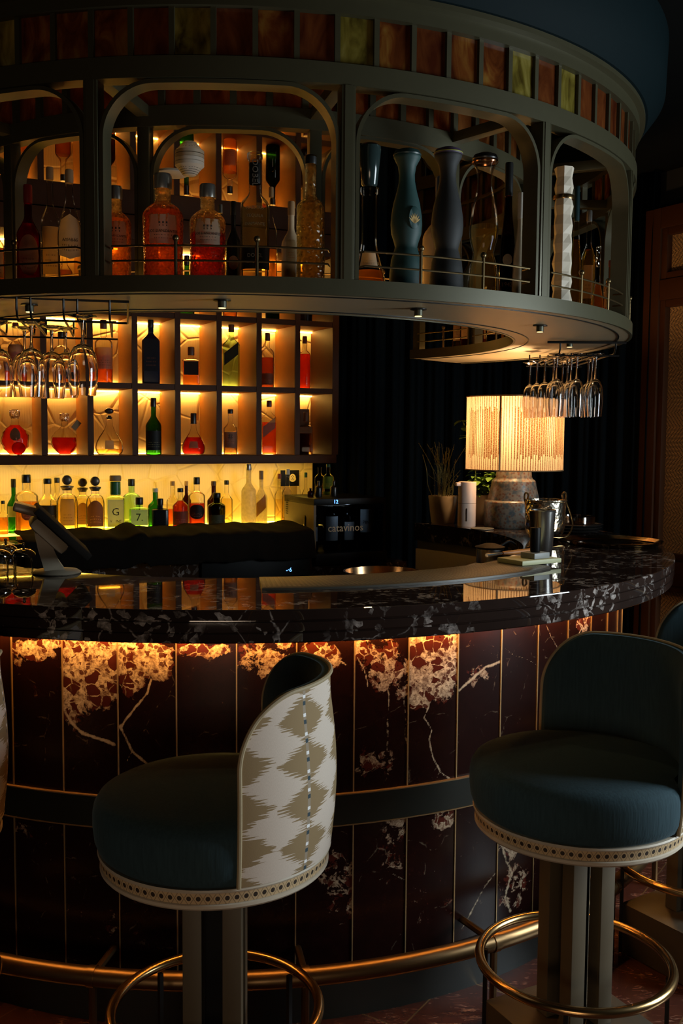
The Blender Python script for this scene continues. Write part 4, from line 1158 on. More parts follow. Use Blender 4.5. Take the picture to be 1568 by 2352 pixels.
# downlight pucks under the shelf
PL = ['small downlight under the canopy above the hanging wine glasses', 'small downlight under the canopy nearest the short square whisky bottle',
      'small downlight under the canopy in front of the dark curtain', 'small downlight under the canopy just left of the right-hand glass rack', 'small downlight under the canopy behind the right-hand glass rack']
for (r, a), lb in zip(((1.234, -.503), (1.254, -.056), (1.239, .382), (1.205, .853), (1.202, 1.34)), PL):
    t = thing('puck_light', lb, 'downlight', polar(r, a, 1.876), 0, 'downlights under the canopy')
    put('flange', lathe([(.019, -.003), (.023, -.002), (.023, 0)], 20), M_BLACKWIRE, t)
    put('housing', lathe([(.0105, -.019), (.0115, -.018), (.0115, -.003)], 16), pm('puck_metal', (.10, .10, .07), .4, .6), t)
    put('lens', lathe([(.0095, -.0205), (.0095, -.0192)], 16), M_LENS, t)
    spot_light('puck_glow', polar(r, a, 1.876 - .03), 2.4, (1.0, .66, .28), 110)

# ------------------------------------------------------------------ back bar
S, T0 = .2067, -.9848
cab = thing('bottle_cabinet', 'tall dark walnut wall cabinet with three rows of lit bottle cubbies', 'cabinet', WO, TH)
cab['group'] = 'back bar'
TL, TR = T0 - 3 * S, T0 + 7 * S
DEP = .263
ROWS = [(1.4242, 1.7337), (1.7617, 2.0702), (2.0982, 2.42)]


def lb(t0, t1, o0, o1, z0, z1, bm=None, bev=0):
    return box(bm or bmesh.new(), ((t0 + t1) / 2, (o0 + o1) / 2, (z0 + z1) / 2), (t1 - t0, o1 - o0, z1 - z0), 0, bev)


put('back_panel', lb(TL, TR, DEP, DEP + .02, 1.062, 2.45), M_RELIEF, cab)
put('bottom_rail', lb(TL, TR + .012, -.012, DEP, 1.3821, 1.4235, bev=.004), M_WOOD, cab)
for z0, z1 in ((1.7342, 1.7612), (2.0707, 2.0977)):
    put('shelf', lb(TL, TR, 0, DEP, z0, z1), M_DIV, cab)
    put('shelf_edge', lb(TL, TR, -.006, -.0002, z0, z1), M_WOOD, cab)
put('crown', lb(TL, TR + .012, -.012, DEP, 2.421, 2.53, bev=.004), M_WOOD, cab)
for i in range(-3, 7):
    t = T0 + i * S
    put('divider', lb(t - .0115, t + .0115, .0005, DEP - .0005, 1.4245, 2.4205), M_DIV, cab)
    put('divider_edge', lb(t - .0135, t + .0135, -.009, 0, 1.4245, 2.4205), M_WOOD, cab)
put('side_panel', lb(TR - .0135, TR + .022, -.009, DEP + .02, 1.4245, 2.4205), M_WOOD, cab)
for i in range(-2, 8):
    t0, t1 = T0 + (i - 1) * S + .016, T0 + i * S - .016
    for r, (z0, z1) in enumerate(ROWS):
        put('led_strip', lb(t0, t1, DEP - .022, DEP - .010, z1 - .007, z1 - .002), M_LEDW, cab)
        put('led_strip', lb(t0, t1, DEP - .014, DEP - .006, z0 + .0012, z0 + .005), M_LEDB, cab)

bcn = thing('back_counter', 'dark marble back counter under the cubbies, its glowing shelf full of bottles', 'counter', WO, TH)
TE = TR + .02
put('carcass', lb(TL, .208, -.30, DEP - .002, 0, 1.030), M_TOP, bcn)
put('top', lb(TL, .208, -.31, DEP - .002, 1.031, 1.060, bev=.003), M_TOP, bcn)
put('end_carcass', lb(.2085, TE + .25, -.30, DEP - .002, 0, .893), M_TOP, bcn)
put('end_shelf', lb(.2085, TE + .25, .064, DEP - .002, .894, 1.060), M_TOP, bcn)
gm, gnt = new_mat('glow_shelf')
finish(gnt, nd(gnt, 'ShaderNodeEmission', {0: (1.0, .60, .075, 1), 1: 3.0}).outputs[0])
put('light_shelf', lb(TL, TR - .05, .015, DEP - .002, 1.0602, 1.0604), gm, bcn)
put('led_strip', lb(TL, TR - .03, .13, .15, 1.3792, 1.3815), M_LEDY, bcn)
put('led_strip', lb(TL, TR - .03, DEP - .012, DEP - .004, 1.062, 1.066), M_LEDY, bcn)
put('fridge_door', lb(-.35, .19, -.318, -.301, .55, .99, bev=.003), M_BLACK, bcn)
put('fridge_display', text_mesh('-·6', .028), M_DIGIT, bcn, loc=(.081, -.3185, .886))

# dark cloth laid over the bottles' front edge
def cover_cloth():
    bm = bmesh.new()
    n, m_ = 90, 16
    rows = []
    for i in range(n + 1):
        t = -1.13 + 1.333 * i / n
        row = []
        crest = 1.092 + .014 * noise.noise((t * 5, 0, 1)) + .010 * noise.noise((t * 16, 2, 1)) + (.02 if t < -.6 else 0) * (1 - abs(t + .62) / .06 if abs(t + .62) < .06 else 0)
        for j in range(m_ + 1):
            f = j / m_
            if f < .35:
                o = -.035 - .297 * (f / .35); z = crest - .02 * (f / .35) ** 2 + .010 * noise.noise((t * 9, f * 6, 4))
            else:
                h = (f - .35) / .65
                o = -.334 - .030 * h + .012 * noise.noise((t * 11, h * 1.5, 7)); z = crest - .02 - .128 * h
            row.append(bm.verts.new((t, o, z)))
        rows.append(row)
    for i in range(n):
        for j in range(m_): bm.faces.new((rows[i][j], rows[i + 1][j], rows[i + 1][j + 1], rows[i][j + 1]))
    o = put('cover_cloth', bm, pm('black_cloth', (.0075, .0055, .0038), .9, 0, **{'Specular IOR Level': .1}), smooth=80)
    md = o.modifiers.new('thick', 'SOLIDIFY'); md.thickness = .004
    o.location = WO; o.rotation_euler = (0, 0, TH)
    tagp(o, 'rumpled black cloth draped along the front of the back counter before the glowing bottles', 'cloth')


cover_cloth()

# wine dispenser
D0, D1, DZ0, DZ1, DO0, DO1 = .215, .605, 1.0605, 1.2195, -.305, .058
dsp = thing('wine_dispenser', 'black glass-fronted wine dispenser with blue display at the end of the back counter', 'wine dispenser', WO, TH)
put('back_wall', lb(D0, D1, DO1, DO1 + .0015, .956, DZ1), M_BLACK, dsp)
put('cabinet_top', lb(D0, D1, DO0, DO1, DZ1 - .03, DZ1, bev=.003), M_BLACK, dsp)
put('cabinet_base', lb(D0, D1, DO0 - .02, DO1, 0.90, 0.955, bev=.003), M_BLACK, dsp)
put('side_wall', lb(D0, D0 + .012, DO0, DO1, .955, DZ1 - .031), pm('warm_lit_panel', (.16, .115, .06), .6), dsp)  # black side wall with the warm light on it put into its colour
put('side_wall', lb(D1 - .012, D1, DO0, DO1, .955, DZ1 - .031), M_BLACK, dsp)
put('glass_front', lb(D0 + .012, D1 - .012, DO0, DO0 + .004, .956, DZ1 - .031), glass_mat('front_glass', (.55, .56, .58), .03, .12), dsp)
put('display', text_mesh('12', .026), M_DIGIT, dsp, loc=(.331, DO0 - .0015, DZ1 - .016))
put('shop_lettering', text_mesh('catavinos', .052), pm('gold_lettering', (.62, .44, .22), .4), dsp, loc=(.385, DO0 - .0015, 1.075))
point_light('dispenser_light', wp(.41, -.275, 1.168), .10, (.6, .8, 1.0), .01)
WB = [('wine bottle with a tall narrow white label, leftmost inside the wine dispenser', .248, .022, .07, None), ('wine bottle with a broad plain white label inside the wine dispenser', .352, .040, .12, None),
      ('wine bottle with a half-height white label inside the wine dispenser', .445, .030, .09, None), ('wine bottle lettered PINT on a white label inside the wine dispenser', .540, .038, .10, 'PINT')]
for lbl, t, hw, zl, tx in WB:
    p = wp(t, -.20, .957)
    b = thing('wine_bottle', lbl, 'bottle', p, TH, 'wine bottles in the dispenser')
    put('glass_body', lathe([(0, 0), (.036, .002), (.037, .01), (.037, .165), (.030, .19), (.014, .215), (.0135, .226), (0, .226)], 20), bottle_mat('darkgreen'), b)
    h = hw / .038
    lo = lathe([(.0376, .05 if tx is None else .085), (.0376, .05 + zl if tx is None else .2)], 14, a0=-h, a1=h)
    lab = put('label', lo, pm('wine_label', (.62, .68, .72), .6), b)
    if tx: put('lettering', text_mesh(tx, .024, .0382), pm('ink', (.03, .03, .04), .6), lab, loc=(0, 0, .135))

# little framed logo card and vented box
sg = thing('logo_card', 'small black card with a pale round stamp leaning behind the bottles', 'sign', wp(.307, .205, 1.255), TH)
put('card', lb(-.052, .052, 0, .006, 0, .083), M_BLACK, sg)
bm = bmesh.new()
pts = [(cos(2 * pi * k / 20) * (.018 if sin(2 * pi * k / 20) > -.3 else .021), sin(2 * pi * k / 20) * .021) for k in range(20)]
bm.faces.new([bm.verts.new((x + .014, -.0008, z + .043)) for x, z in pts])
put('stamp', bm, pm('stamp_ink', (.62, .52, .36), .6), sg)
bm = bmesh.new()
for x, z in ((.008, .05), (.02, .05), (.014, .042), (.010, .035), (.018, .035), (.014, .056)):
    bm.faces.new([bm.verts.new((x + cos(2 * pi * k / 8) * .0022, -.0014, z + sin(2 * pi * k / 8) * .0030)) for k in range(8)])
put('stamp_marks', bm, M_BLACK, sg)
st = thing('card_stand', 'plain dark block standing among the bottles under the logo card', 'box', wp(.307, .205, 1.0606), TH)
put('block', lb(-.04, .04, 0, .03, 0, .194), pm('stand_board', (.30, .2, .09), .6), st)
bm = bmesh.new()
for k in range(7): lb(D0 - .0016, D0 - .0004, .012, .040, DZ1 - .095 + k * .011, DZ1 - .089 + k * .011, bm)
put('vent', bm, M_BLACK, dsp)
# box behind the brown square bottle
bxo = put('carton', lb(-.05, .05, -.03, .03, 0, .235), pm('carton_board', (.12, .055, .022), .6)); bxo.location = wp(.345, .19, 1.4247); bxo.rotation_euler = (0, 0, TH)
tagp(bxo, 'plain brown bottle carton at the right end of the bottom cubby row', 'box')

# ------------------------------------------------------------------ bottles
def sstep(t): return t * t * (3 - 2 * t)


KINDS = {  # body top, neck start, neck ratio, cap start, squareness, depth
    'std': (.56, .72, .34, .90, 0, 1), 'claret': (.50, .70, .32, .84, 0, 1), 'shoulder': (.62, .73, .34, .86, 0, 1), 'squat': (.60, .74, .40, .86, 0, 1),
    'bell': (.40, .80, .30, .88, 0, 1), 'tallneck': (.60, .70, .40, .985, 0, 1), 'sqshoulder': (.66, .80, .30, .88, 8, .95), 'sqlow': (.64, .70, .33, .78, 10, .8),
    'sqlow2': (.58, .63, .52, .90, 10, .85), 'tequila': (.50, .68, .42, .74, 0, .8), 'spire': (.34, .74, .40, .76, 0, 1)}


def bottle_profile(kind, R, H):
    if kind in KINDS:
        bt, ns, nr, cs, sq, sy = KINDS[kind]
        p = [(0, .0), (R * .90, 0), (R * .985, .010 * H), (R, .03 * H)]
        if kind == 'spire': p += [(R * .97, .2 * H), (R * .90, bt * H)]
        else: p += [(R, bt * .5 * H), (R, bt * H)]
        r0 = p[-1][0]; rn = R * nr
        for k in range(1, 9):
            t = k / 8
            if kind == 'tequila': q = sqrt(max(0, 1 - t * t)); r = rn + (r0 - rn) * q
            elif kind in ('squat', 'sqlow', 'sqlow2', 'shoulder'): r = rn + (r0 - rn) * (1 - t ** 2.2)
            else: r = rn + (r0 - rn) * (1 - sstep(t))
            p.append((r, (bt + (ns - bt) * t) * H))
        p += [(rn, cs * H), (rn * 1.10, cs * H), (rn * 1.10, min(cs + .02, .995) * H), (0, min(cs + .02, .995) * H)]
        return p, rn, cs, sq, sy
    if kind == 'decanter':
        q = [(0, 0), (.72, 0), (.86, .02), (.96, .07), (1, .16), (.93, .26), (.74, .37), (.52, .46), (.34, .54), (.24, .62), (.22, .74), (.28, .745), (.28, .76), (0, .76)]
        return [(r * R, z * H) for r, z in q], R * .22, .74, 0, .7
    if kind in ('disc', 'swirl'):
        q = [(0, 0), (.42, 0), (.45, .02)]
        for k in range(1, 12):
            a = -1.05 + k / 12 * 2.35
            q.append((cos(a), .33 + .33 * sin(a)))
        q += [(.27, .68), (.25, .80), (.30, .81), (.30, .83), (0, .83)]
        return [(r * R, z * H) for r, z in q], R * .25, .80, 0, .5
    if kind == 'longneck':
        q = [(0, 0), (.96, 0), (1, .02), (1, .04), (.93, .08), (.72, .17), (.52, .26), (.44, .32), (.43, .40), (.43, .655), (.52, .66), (.54, .68), (.52, .70), (0, .70)]
        return [(r * R, z * H) for r, z in q], R * .43, .70, 0, 1
    if kind == 'hourglass':
        q = [(0, 0), (.98, 0), (1, .02), (.97, .12), (.88, .22), (.70, .29), (.66, .31), (.72, .34), (.88, .40), (.93, .47), (.90, .53), (.78, .62), (.60, .70), (.48, .77), (.46, .82), (.54, .88), (.74, .925), (.80, .94), (.78, .95), (0, .95)]
        return [(r * R, z * H) for r, z in q], R * .72, .945, 0, 1
    if kind == 'facet':
        q = [(0, 0)] + [(1, k / 14) for k in range(15)] + [(0, 1)]
        return [(r * R, z * H) for r, z in q], R, 1, 0, 1


def interp(prof, z):
    best = 0
    for (r0, z0), (r1, z1) in zip(prof[:-1], prof[1:]):
        if z0 <= z <= z1 and z1 > z0:
            return r0 + (r1 - r0) * (z - z0) / (z1 - z0)
    return prof[2][0]


def label_mesh(prof, sq, sy, R, H, spec):
    style, f0, f1, half, colr = spec
    bm = bmesh.new(); uvl = bm.loops.layers.uv.new('cloth')
    n = 16; cols = []
    half = radians(half)
    for i in range(n + 1):
        s = -1 + 2 * i / n
        zt, zb = f1, f0
        if style == 'round':
            c, h = (f0 + f1) / 2, (f1 - f0) / 2
            k = sqrt(max(0, 1 - s * s)); zt, zb = c + h * k, c - h * k
        elif style == 'hex': zt -= (f1 - f0) * .13 * abs(s); zb += (f1 - f0) * .10 * abs(s)
        elif style == 'arch': zt -= (f1 - f0) * .3 * s * s
        elif style == 'slant': zt += .09 * s; zb += .09 * s
        col = []
        rows = 6
        for j in range(rows + 1):
            z = (zb + (zt - zb) * j / rows) * H
            rr = interp(prof, z) * 1.012 + .0006
            if sq: col.append((Vector((s * R * .82, -R * sy * 1.0 - .0012, z)), s, j / rows))
            else: col.append((Vector((rr * sin(s * half), -rr * cos(s * half) * sy - (0.0006 if sy < 1 else 0), z)), s, j / rows))
        cols.append([(bm.verts.new(p), s_, t_) for p, s_, t_ in col])
    for i in range(n):
        for j in range(6):
            q = (cols[i][j], cols[i + 1][j], cols[i + 1][j + 1], cols[i][j + 1])
            try: f = bm.faces.new([x[0] for x in q])
            except ValueError: continue
            for lp, x in zip(f.loops, q): lp[uvl].uv = (x[1] * .5 + .5, x[2])
    return bm


def make_bottle(row, group):
    x, y, z, R, H, face, kind, glass, liq, fill, cap, lab, txt, label = row
    nm = 'decanter' if kind in ('decanter', 'disc', 'swirl', 'hourglass') else 'liquor_bottle'
    b = thing(nm, label, 'decanter' if nm == 'decanter' else 'bottle', (x, y, z), face, group)
    prof, rn, cs, sq, sy = bottle_profile(kind, R, H)
    rm = None
    if kind == 'facet':
        rr = random.Random(3)
        bm = lathe([(R * (.86 + .14 * (k % 2)) * (1 - .10 * (k / 14)), H * k / 14 * .93) for k in range(15)] + [(R * .95, H)], 7, rmod=lambda r, a, zz: r * (1 + .05 * sin(a * 3 + zz * 90)))
        bm2 = bm
        put('ceramic_body', bm2, bottle_mat(glass), b, smooth=0)
        put('gold_collar', lathe([(R * .97, H * .775), (R * .99, H * .78), (R * .99, H * .80), (R * .97, H * .805)], 24, capends=False), M_BRASS, b)
        return b
    if kind == 'squat': rm = lambda r, a, zz: r * (1 + (.035 * abs(sin(a * 11)) if .5 * H < zz < .70 * H else (.012 * sin(a * 17 + zz * 400))))
    if kind == 'swirl': rm = lambda r, a, zz: r * (1 + .10 * sin(a * 5 + zz * 55))
    if kind == 'disc': rm = lambda r, a, zz: r * (1 + (.05 * sin(math.atan2(zz - .33 * H, sin(a) * R) * 24) if zz < .66 * H else 0))
    body = 'ceramic_body' if glass in SOLID else 'glass_body'
    seg = 36 if kind in ('squat', 'swirl', 'disc') else 28
    put(body, lathe(prof, seg, sq, sy, rmod=rm), bottle_mat(glass), b)
    if liq != 'none' and glass not in SOLID and glass != 'frost':
        zf = fill * H
        lp = [(r * .92, max(zz, .012 * H)) for r, zz in prof if zz < zf and r > 0]
        lp = lp + [(interp(prof, zf) * .92, zf)]
        put('liquid', lathe(lp, seg, sq, sy, rmod=rm), liquid_mat(liq), b)
    # cap / stopper
    if cap not in ('none', None):
        c0, r = cs * H + .0005, rn * 1.16
        if kind == 'tallneck' and cap == 'black' and glass != 'hammered':
            put('neck_wrap', lathe([(rn * 1.04, .76 * H), (rn * 1.08, .77 * H), (rn * 1.08, .91 * H), (rn * 1.04, .915 * H)], 24, capends=False), cap_mat('black'), b)
            put('stopper', lathe([(rn * 1.1, .93 * H), (rn * 1.35, .95 * H), (rn * 1.35, .99 * H), (rn * .9, H)], 24), bottle_mat('clear'), b)
        elif kind == 'tallneck':
            put('cap', lathe([(rn * 1.02, .93 * H), (rn * 1.06, .94 * H), (rn * 1.06, .995 * H), (rn * .9, H)], 24), cap_mat('black'), b)
        elif kind == 'longneck':
            put('stopper', lathe([(rn * .8, .705 * H), (rn * 1.05, .72 * H), (rn * 1.5, .96 * H), (rn * 1.45, .985 * H), (rn * 1.1, H)], 28), pm('smoked_stopper', (.020, .035, .035), .12), b)
        elif kind == 'hourglass':
            st = put('stopper', lathe([(rn * 1.12, .951 * H), (rn * 1.16, .96 * H), (rn * 1.0, .985 * H), (rn * .6, .998 * H), (0, H)], 28), cap_mat('black' if cap == 'copper' else cap), b)
            if cap == 'copper': put('rim', lathe([(rn * 1.12, .93 * H), (rn * 1.17, .938 * H), (rn * 1.12, .95 * H)], 28, capends=False), cap_mat('copper'), st)
            if cap == 'stripecap':
                put('stripe', lathe([(rn * 1.165, .958 * H), (rn * 1.18, .962 * H), (rn * 1.16, .966 * H)], 28, capends=False), pm('yellow_stripe', (.25, .25, .04), .6), st)
        elif kind == 'tequila':
            bm = lathe([(rn * 1.1, c0), (rn * 1.15, c0 + .02 * H), (rn * 1.5, c0 + .05 * H), (rn * 1.5, c0 + .07 * H), (rn * .7, c0 + .08 * H)], 20)
            ball(H * .085, (0, 0, H * .913), bm, 14, 10, (1, .55, 1))
            put('stopper', bm, cap_mat(cap), b)
        elif cap == 'darkball':
            bm = lathe([(rn * .8, c0), (rn * 1.05, c0 + .01), (rn * .9, c0 + .05 * H), (rn * .5, c0 + .08 * H)], 18)
            ball(H * .075, (0, 0, H * .92), bm, 14, 10, (1.3, 1, .85))
            put('stopper', bm, cap_mat(cap), b)
        elif cap == 'cut':
            bm = lathe([(rn * 1.0, c0), (rn * 1.1, c0 + .02 * H), (rn * 1.5, c0 + .06 * H), (rn * 1.55, H * .985), (rn * 1.2, H)], 8)
            put('stopper', bm, cap_mat('cut'), b, smooth=0)
        else:
            put('cap', lathe([(r * .96, c0 - (.02 * H if cap in ('redcap', 'bluecap', 'darkteal') else 0)), (r, c0 + .004), (r, H - .004), (r * .9, H)], 20), cap_mat(cap), b)
    if kind == 'sqlow2':
        put('neck_band', lathe([(rn * 1.02, .66 * H), (rn * 1.03, .67 * H), (rn * 1.03, .88 * H), (rn * 1.02, .885 * H)], 20, capends=False), pm('green_band', (.03, .16, .05), .4), b)
    if label.startswith('teal ceramic'):
        em_ = bmesh.new(); lathe([(.0, 0), (.016, .0), (.018, .002), (.0165, .004), (.0, .0035)], 24, bm=em_)
        bmesh.ops.transform(em_, matrix=Matrix.Translation((.0200, -.0345, H * .50)) @ Matrix.Rotation(radians(30), 4, 'Z') @ Matrix.Rotation(radians(90), 4, 'X') @ Matrix.Diagonal((1, 1.65, .8, 1)), verts=em_.verts)
        e_ = put('emblem', em_, bottle_mat('teal'), b)
        ag = bmesh.new()
        for k in range(7):
            a = radians(-60 + 20 * k)
            pz = Vector((0, -.0040, -.014))
            d = Vector((sin(a) * .8, 0, cos(a))) * .026
            sd = Vector((cos(a), 0, -sin(a))) * .0020
            ag.faces.new([ag.verts.new(v) for v in (pz - sd, pz + d * .5 - sd * 1.2, pz + d, pz + d * .5 + sd * 1.2, pz + sd)])
        bmesh.ops.transform(ag, matrix=Matrix.Translation((.0200, -.0345, H * .50)) @ Matrix.Rotation(radians(30), 4, 'Z'), verts=ag.verts)
        put('agave_leaves', ag, pm('gold_enamel', (.50, .33, .12), .4), e_)
    if lab:
        lm = label_mesh(prof, sq, sy, R, H, lab)
        base, ink = LABELS[lab[4]]
        lo = put('label', lm, label_mat('label_' + lab[4] + ('' if lab[0] in ('lines', 'hex', 'arch', 'round') else '_plain'), base, ink, lab[0] in ('lines', 'hex', 'arch', 'round')), b)
        if txt:
            for s, zf, sz in txt:
                size = sz * R * 2.0 if len(s) > 5 else sz * R * 2.2
                rr = interp(prof, zf * H) * 1.012 + .0013
                tm = text_mesh(s, size, rr)
                ink_m = pm('label_ink', (.035, .025, .02), .6) if lab[4] not in ('black',) else pm('label_silver', (.42, .38, .30), .4)
                if s == '1942': ink_m = pm('label_gold', (.42, .20, .07), .4)
                put('lettering', tm, ink_m, lo, loc=(0, 0, zf * H))
            if 'DANZANTES' in txt[0][0]:
                bm = bmesh.new()
                rr = R * 1.02 + .0008
                for k in (-1, 0, 1):
                    zz = H * (txt[0][1] + .065)
                    for (dx, dz, w, h) in ((0, .003, .0028, .005), (0, -.004, .0014, .004)):
                        a = (k * .009 + dx) / rr
                        box(bm, (rr * sin(a), -rr * cos(a), zz + dz), (w * 1.5, .0006, h), a)
                put('figures', bm, pm('label_ink', (.035, .025, .02), .6), lo)
    if kind == 'tallneck' and glass == 'clear':
        ink = pm('white_print', (.30, .29, .25), .5)
        lo = [c for c in b.children if c.name.startswith('label')][0]
        for s, zf in (('MAESTRO', .56), ('TEQUILA', .50), ('DIAMANTE', .44)):
            put('lettering', text_mesh(s, R * .30, R * 1.015), ink, lo, loc=(0, 0, zf * H))
        put('lettering', text_mesh('DOBEL', .022, rn * 1.1, vertical=True), ink, lo, loc=(0, 0, .835 * H))
    if label.startswith('square gin'):
        lo = [c for c in b.children if c.name.startswith('label')][0]
        ink = pm('label_ink', (.035, .025, .02), .6)
        put('lettering', text_mesh('G', .050), ink, lo, loc=(0, -R * sy - .0025, .36 * H))
        put('lettering', text_mesh("V   INE", .018), ink, lo, loc=(0, -R * sy - .0025, .20 * H))
    if label.startswith('short square gin'):
        lo = [c for c in b.children if c.name.startswith('label')][0]
        put('lettering', text_mesh('7.', .050), pm('label_ink', (.035, .025, .02), .6), lo, loc=(0, -R * sy - .0025, .42 * H))
    return b


for row in RING_BOTTLES: make_bottle(row, 'bottles on the canopy shelf')
for row in CUBBY_BOTTLES: make_bottle(row[:4] + (min(row[4], .3065),) + row[5:], 'bottles in the lit cubbies')
for row in COUNTER_BOTTLES: make_bottle(row[:4] + (min(row[4], .317),) + row[5:], 'bottles on the glowing back counter')
for row in DISPENSER_BOTTLES: make_bottle(row, 'bottles on the wine dispenser')
# paper tag and miniature by the decanters in the bottom row
t = put('paper_tag', bx((0, 0, .022), (.026, .002, .044)), pm('kraft_tag', (.22, .12, .05), .7))
t.location = (-.8085, .8425, 1.545); t.rotation_euler = (0, radians(38), .18)
tagp(t, 'brown paper tag hanging from the swirled crimson decanter', 'tag')
bm = bmesh.new(); ball(.030, (0, 0, .031), bm, 16, 10); 
sb = thing('miniature_decanter', 'tiny round scarlet decanter in front of the big scarlet one', 'decanter', (-1.036, .750, 1.4242))
put('glass_body', bm, glass_mat('liquid_scarlet', LIQ['scarlet'], .02, .08), sb)
put('neck', lathe([(.008, .058), (.008, .072), (.012, .074), (.012, .08)], 12), bottle_mat('clear'), sb)
# a few bottles on the far part of the canopy shelf, seen through its opening
FAR = [(1.98, 1.16, .034, .26, 'std', 'brown', 'none', 'black', 'brown bottle on the far part of the canopy shelf above the lamp'), (2.06, 1.22, .036, .22, 'std', 'amber', 'amber', 'cork', 'amber bottle on the far part of the canopy shelf'),
       (2.14, 1.17, .034, .24, 'claret', 'red', 'red', 'black', 'red bottle on the far part of the canopy shelf'), (2.22, 1.22, .036, .24, 'std', 'clear', 'gold', 'black', 'golden bottle at the far end of the canopy shelf')]
for a, r, R, H, k, gl, lq, cp, lbx in FAR:
    p = polar(r, a, 1.916)
    make_bottle((p.x, p.y, 1.916, R, H, -.3, k, gl, lq, .5, cp, ('lines', .2, .5, 50, 'tan'), None, lbx), 'bottles on the far canopy shelf')

# ------------------------------------------------------------------ hanging glasses and racks
m_, nt_ = new_mat('wine_glass')
finish(nt_, nd(nt_, 'ShaderNodeBsdfGlass', {0: (1, 1, 1, 1), 'Roughness': 0.0, 'IOR': 1.45}).outputs[0])
M_WINEGLASS = m_


def hang_glass(R, H, foot, stem, x, y, z, label, group, src=None):
    """a stemmed glass hanging upside down by its foot at height z"""
    if src:
        o = copy_tree(src); o.location = (x, y, z); o.rotation_euler = (0, 0, random.uniform(0, 6))
        o['label'] = label; o['group'] = group
        return o
    o = thing('wine_glass', label, 'glass', (x, y, z), 0, group)
    put('foot', lathe([(0, .0), (foot, -.001), (foot, -.0025), (foot * .5, -.006), (.006, -.012)], 28), M_WINEGLASS, o)
    put('stem', lathe([(.0052, -.012), (.0036, -.03), (.0034, -stem + .012), (.006, -stem)][::-1], 12, capends=False), M_WINEGLASS, o)
    b = H - stem
    q = [(.004, 0), (.30, .015), (.60, .07), (.84, .19), (.97, .36), (1.0, .50), (.97, .68), (.90, .86), (.84, 1.0)]
    outer = [(0, -stem + .004)] + [(r * R if r > .01 else .0045, -stem - k * b) for r, k in q]
    inner = [(r * R - .0011, -stem - .004 - k * (b - .004)) for r, k in q if r > .01]
    bm = lathe(outer + inner[::-1] + [(0, -stem - .005)], 40, capends=False)
    put('bowl', bm, M_WINEGLASS, o)
    return o


LG = [(-.428, -1.245, 1.832, 'biggest wine glass, at the right end of the left rack'), (-.5911, -1.0808, 1.832, 'wine glass hanging in front of the grey-label whisky, left rack'),
      (-.5376, -.8647, 1.838, 'wine glass at the rear of the left rack just behind the biggest one'), (-.5587, -.9663, 1.832, 'wine glass in the middle of the left rack'),
      (-.6559, -.8638, 1.838, 'rear wine glass of the left rack, seen between two front ones'), (-.6844, -1.0543, 1.832, 'wine glass at the left edge of the photo in the left rack')]
src = None
for k, (x, y, z, lb_) in enumerate(LG):
    o = hang_glass(.0385, .205, .036, .072, x, y, z, lb_, 'glasses in the left hanging rack', src)
    src = src or o
RG = [(1.1357, -.2382), (1.2098, -.245), (1.2791, -.2513), (1.1604, -.1192), (1.1621, .0018), (1.1624, .113), (1.1674, .2338), (1.2269, -.1253), (1.2512, -.0063), (1.2663, .1035), (1.3067, -.1326), (1.3335, -.0138)]
RLAB = ['front glass of the left row in the right rack', 'front glass of the middle row in the right rack', 'front glass of the right row in the right rack',
        'second glass of the left row in the right rack', 'third glass of the left row in the right rack', 'fourth glass of the left row, over the lamp shade', 'last glass of the left row, leftmost over the lamp shade',
        'second glass of the middle row in the right rack', 'third glass of the middle row in the right rack', 'last glass of the middle row in the right rack', 'second glass of the right row in the right rack', 'last glass of the right row in the right rack']
src = None
for (x, y), lb_ in zip(RG, RLAB):
    o = hang_glass(.0300, .232, .031, .093, x, y, 1.836, 'tall tulip wine glass, ' + lb_, 'glasses in the right hanging rack', src)
    src = src or o


def rack(label, origin, rz, nrow, pitch, length, zlow, loop=True):
    """wire rack: U-shaped rails hung under the shelf on bent hangers; rails run along local +y"""
    o = thing('glass_rack', label, 'glass rack', origin, rz, 'wire glass racks under the canopy')
    w = .004
    for k in range(nrow + 1):
        x = k * pitch
        for s in ((-.017,) if k == nrow else (.017,) if k == 0 else (-.017, .017)):
            xx = x + s
            p = ([(xx, -.01, -.003), (xx, -.01, zlow + .018), (xx, .006, zlow + .002), (xx, .02, zlow)] if loop or k in (0, nrow) else [(xx, .005, zlow)]) + [(xx, length - .03, zlow), (xx, length - .012, zlow + .004), (xx, length, zlow + .02), (xx, length, -.003)]
            put('rail', tube(p, w * .8, 6), M_BLACKWIRE, o)
    if loop: put('frame_bar', tube([(-.03, -.01, -.006), (nrow * pitch + .03, -.01, -.006), (nrow * pitch + .03, length, -.006), (-.03, length, -.006)], w, 6, closed=True), M_BLACKWIRE, o)
    else: put('frame_bar', tube([(-.03, -.012, -.006), (nrow * pitch + .02, -.012, -.006)], w * 1.3, 6), M_BLACKWIRE, o)
    put('cross_bar', tube([(.0, .005, zlow - .006), (nrow * pitch, .005, zlow - .006)], w * .8, 6), M_BLACKWIRE, o)
    put('cross_bar', tube([(.0, length - .02, zlow - .006), (nrow * pitch, length - .02, zlow - .006)], w * .8, 6), M_BLACKWIRE, o)
    return o


rack('black wire rack under the left of the canopy holding big wine glasses', (-.80, -1.285, 1.8755), .12, 4, .115, .52, -.052)
rack('black wire rack under the right of the canopy holding tulip glasses', (1.105, -.31, 1.8755), -.10, 3, .078, .62, -.046, False)

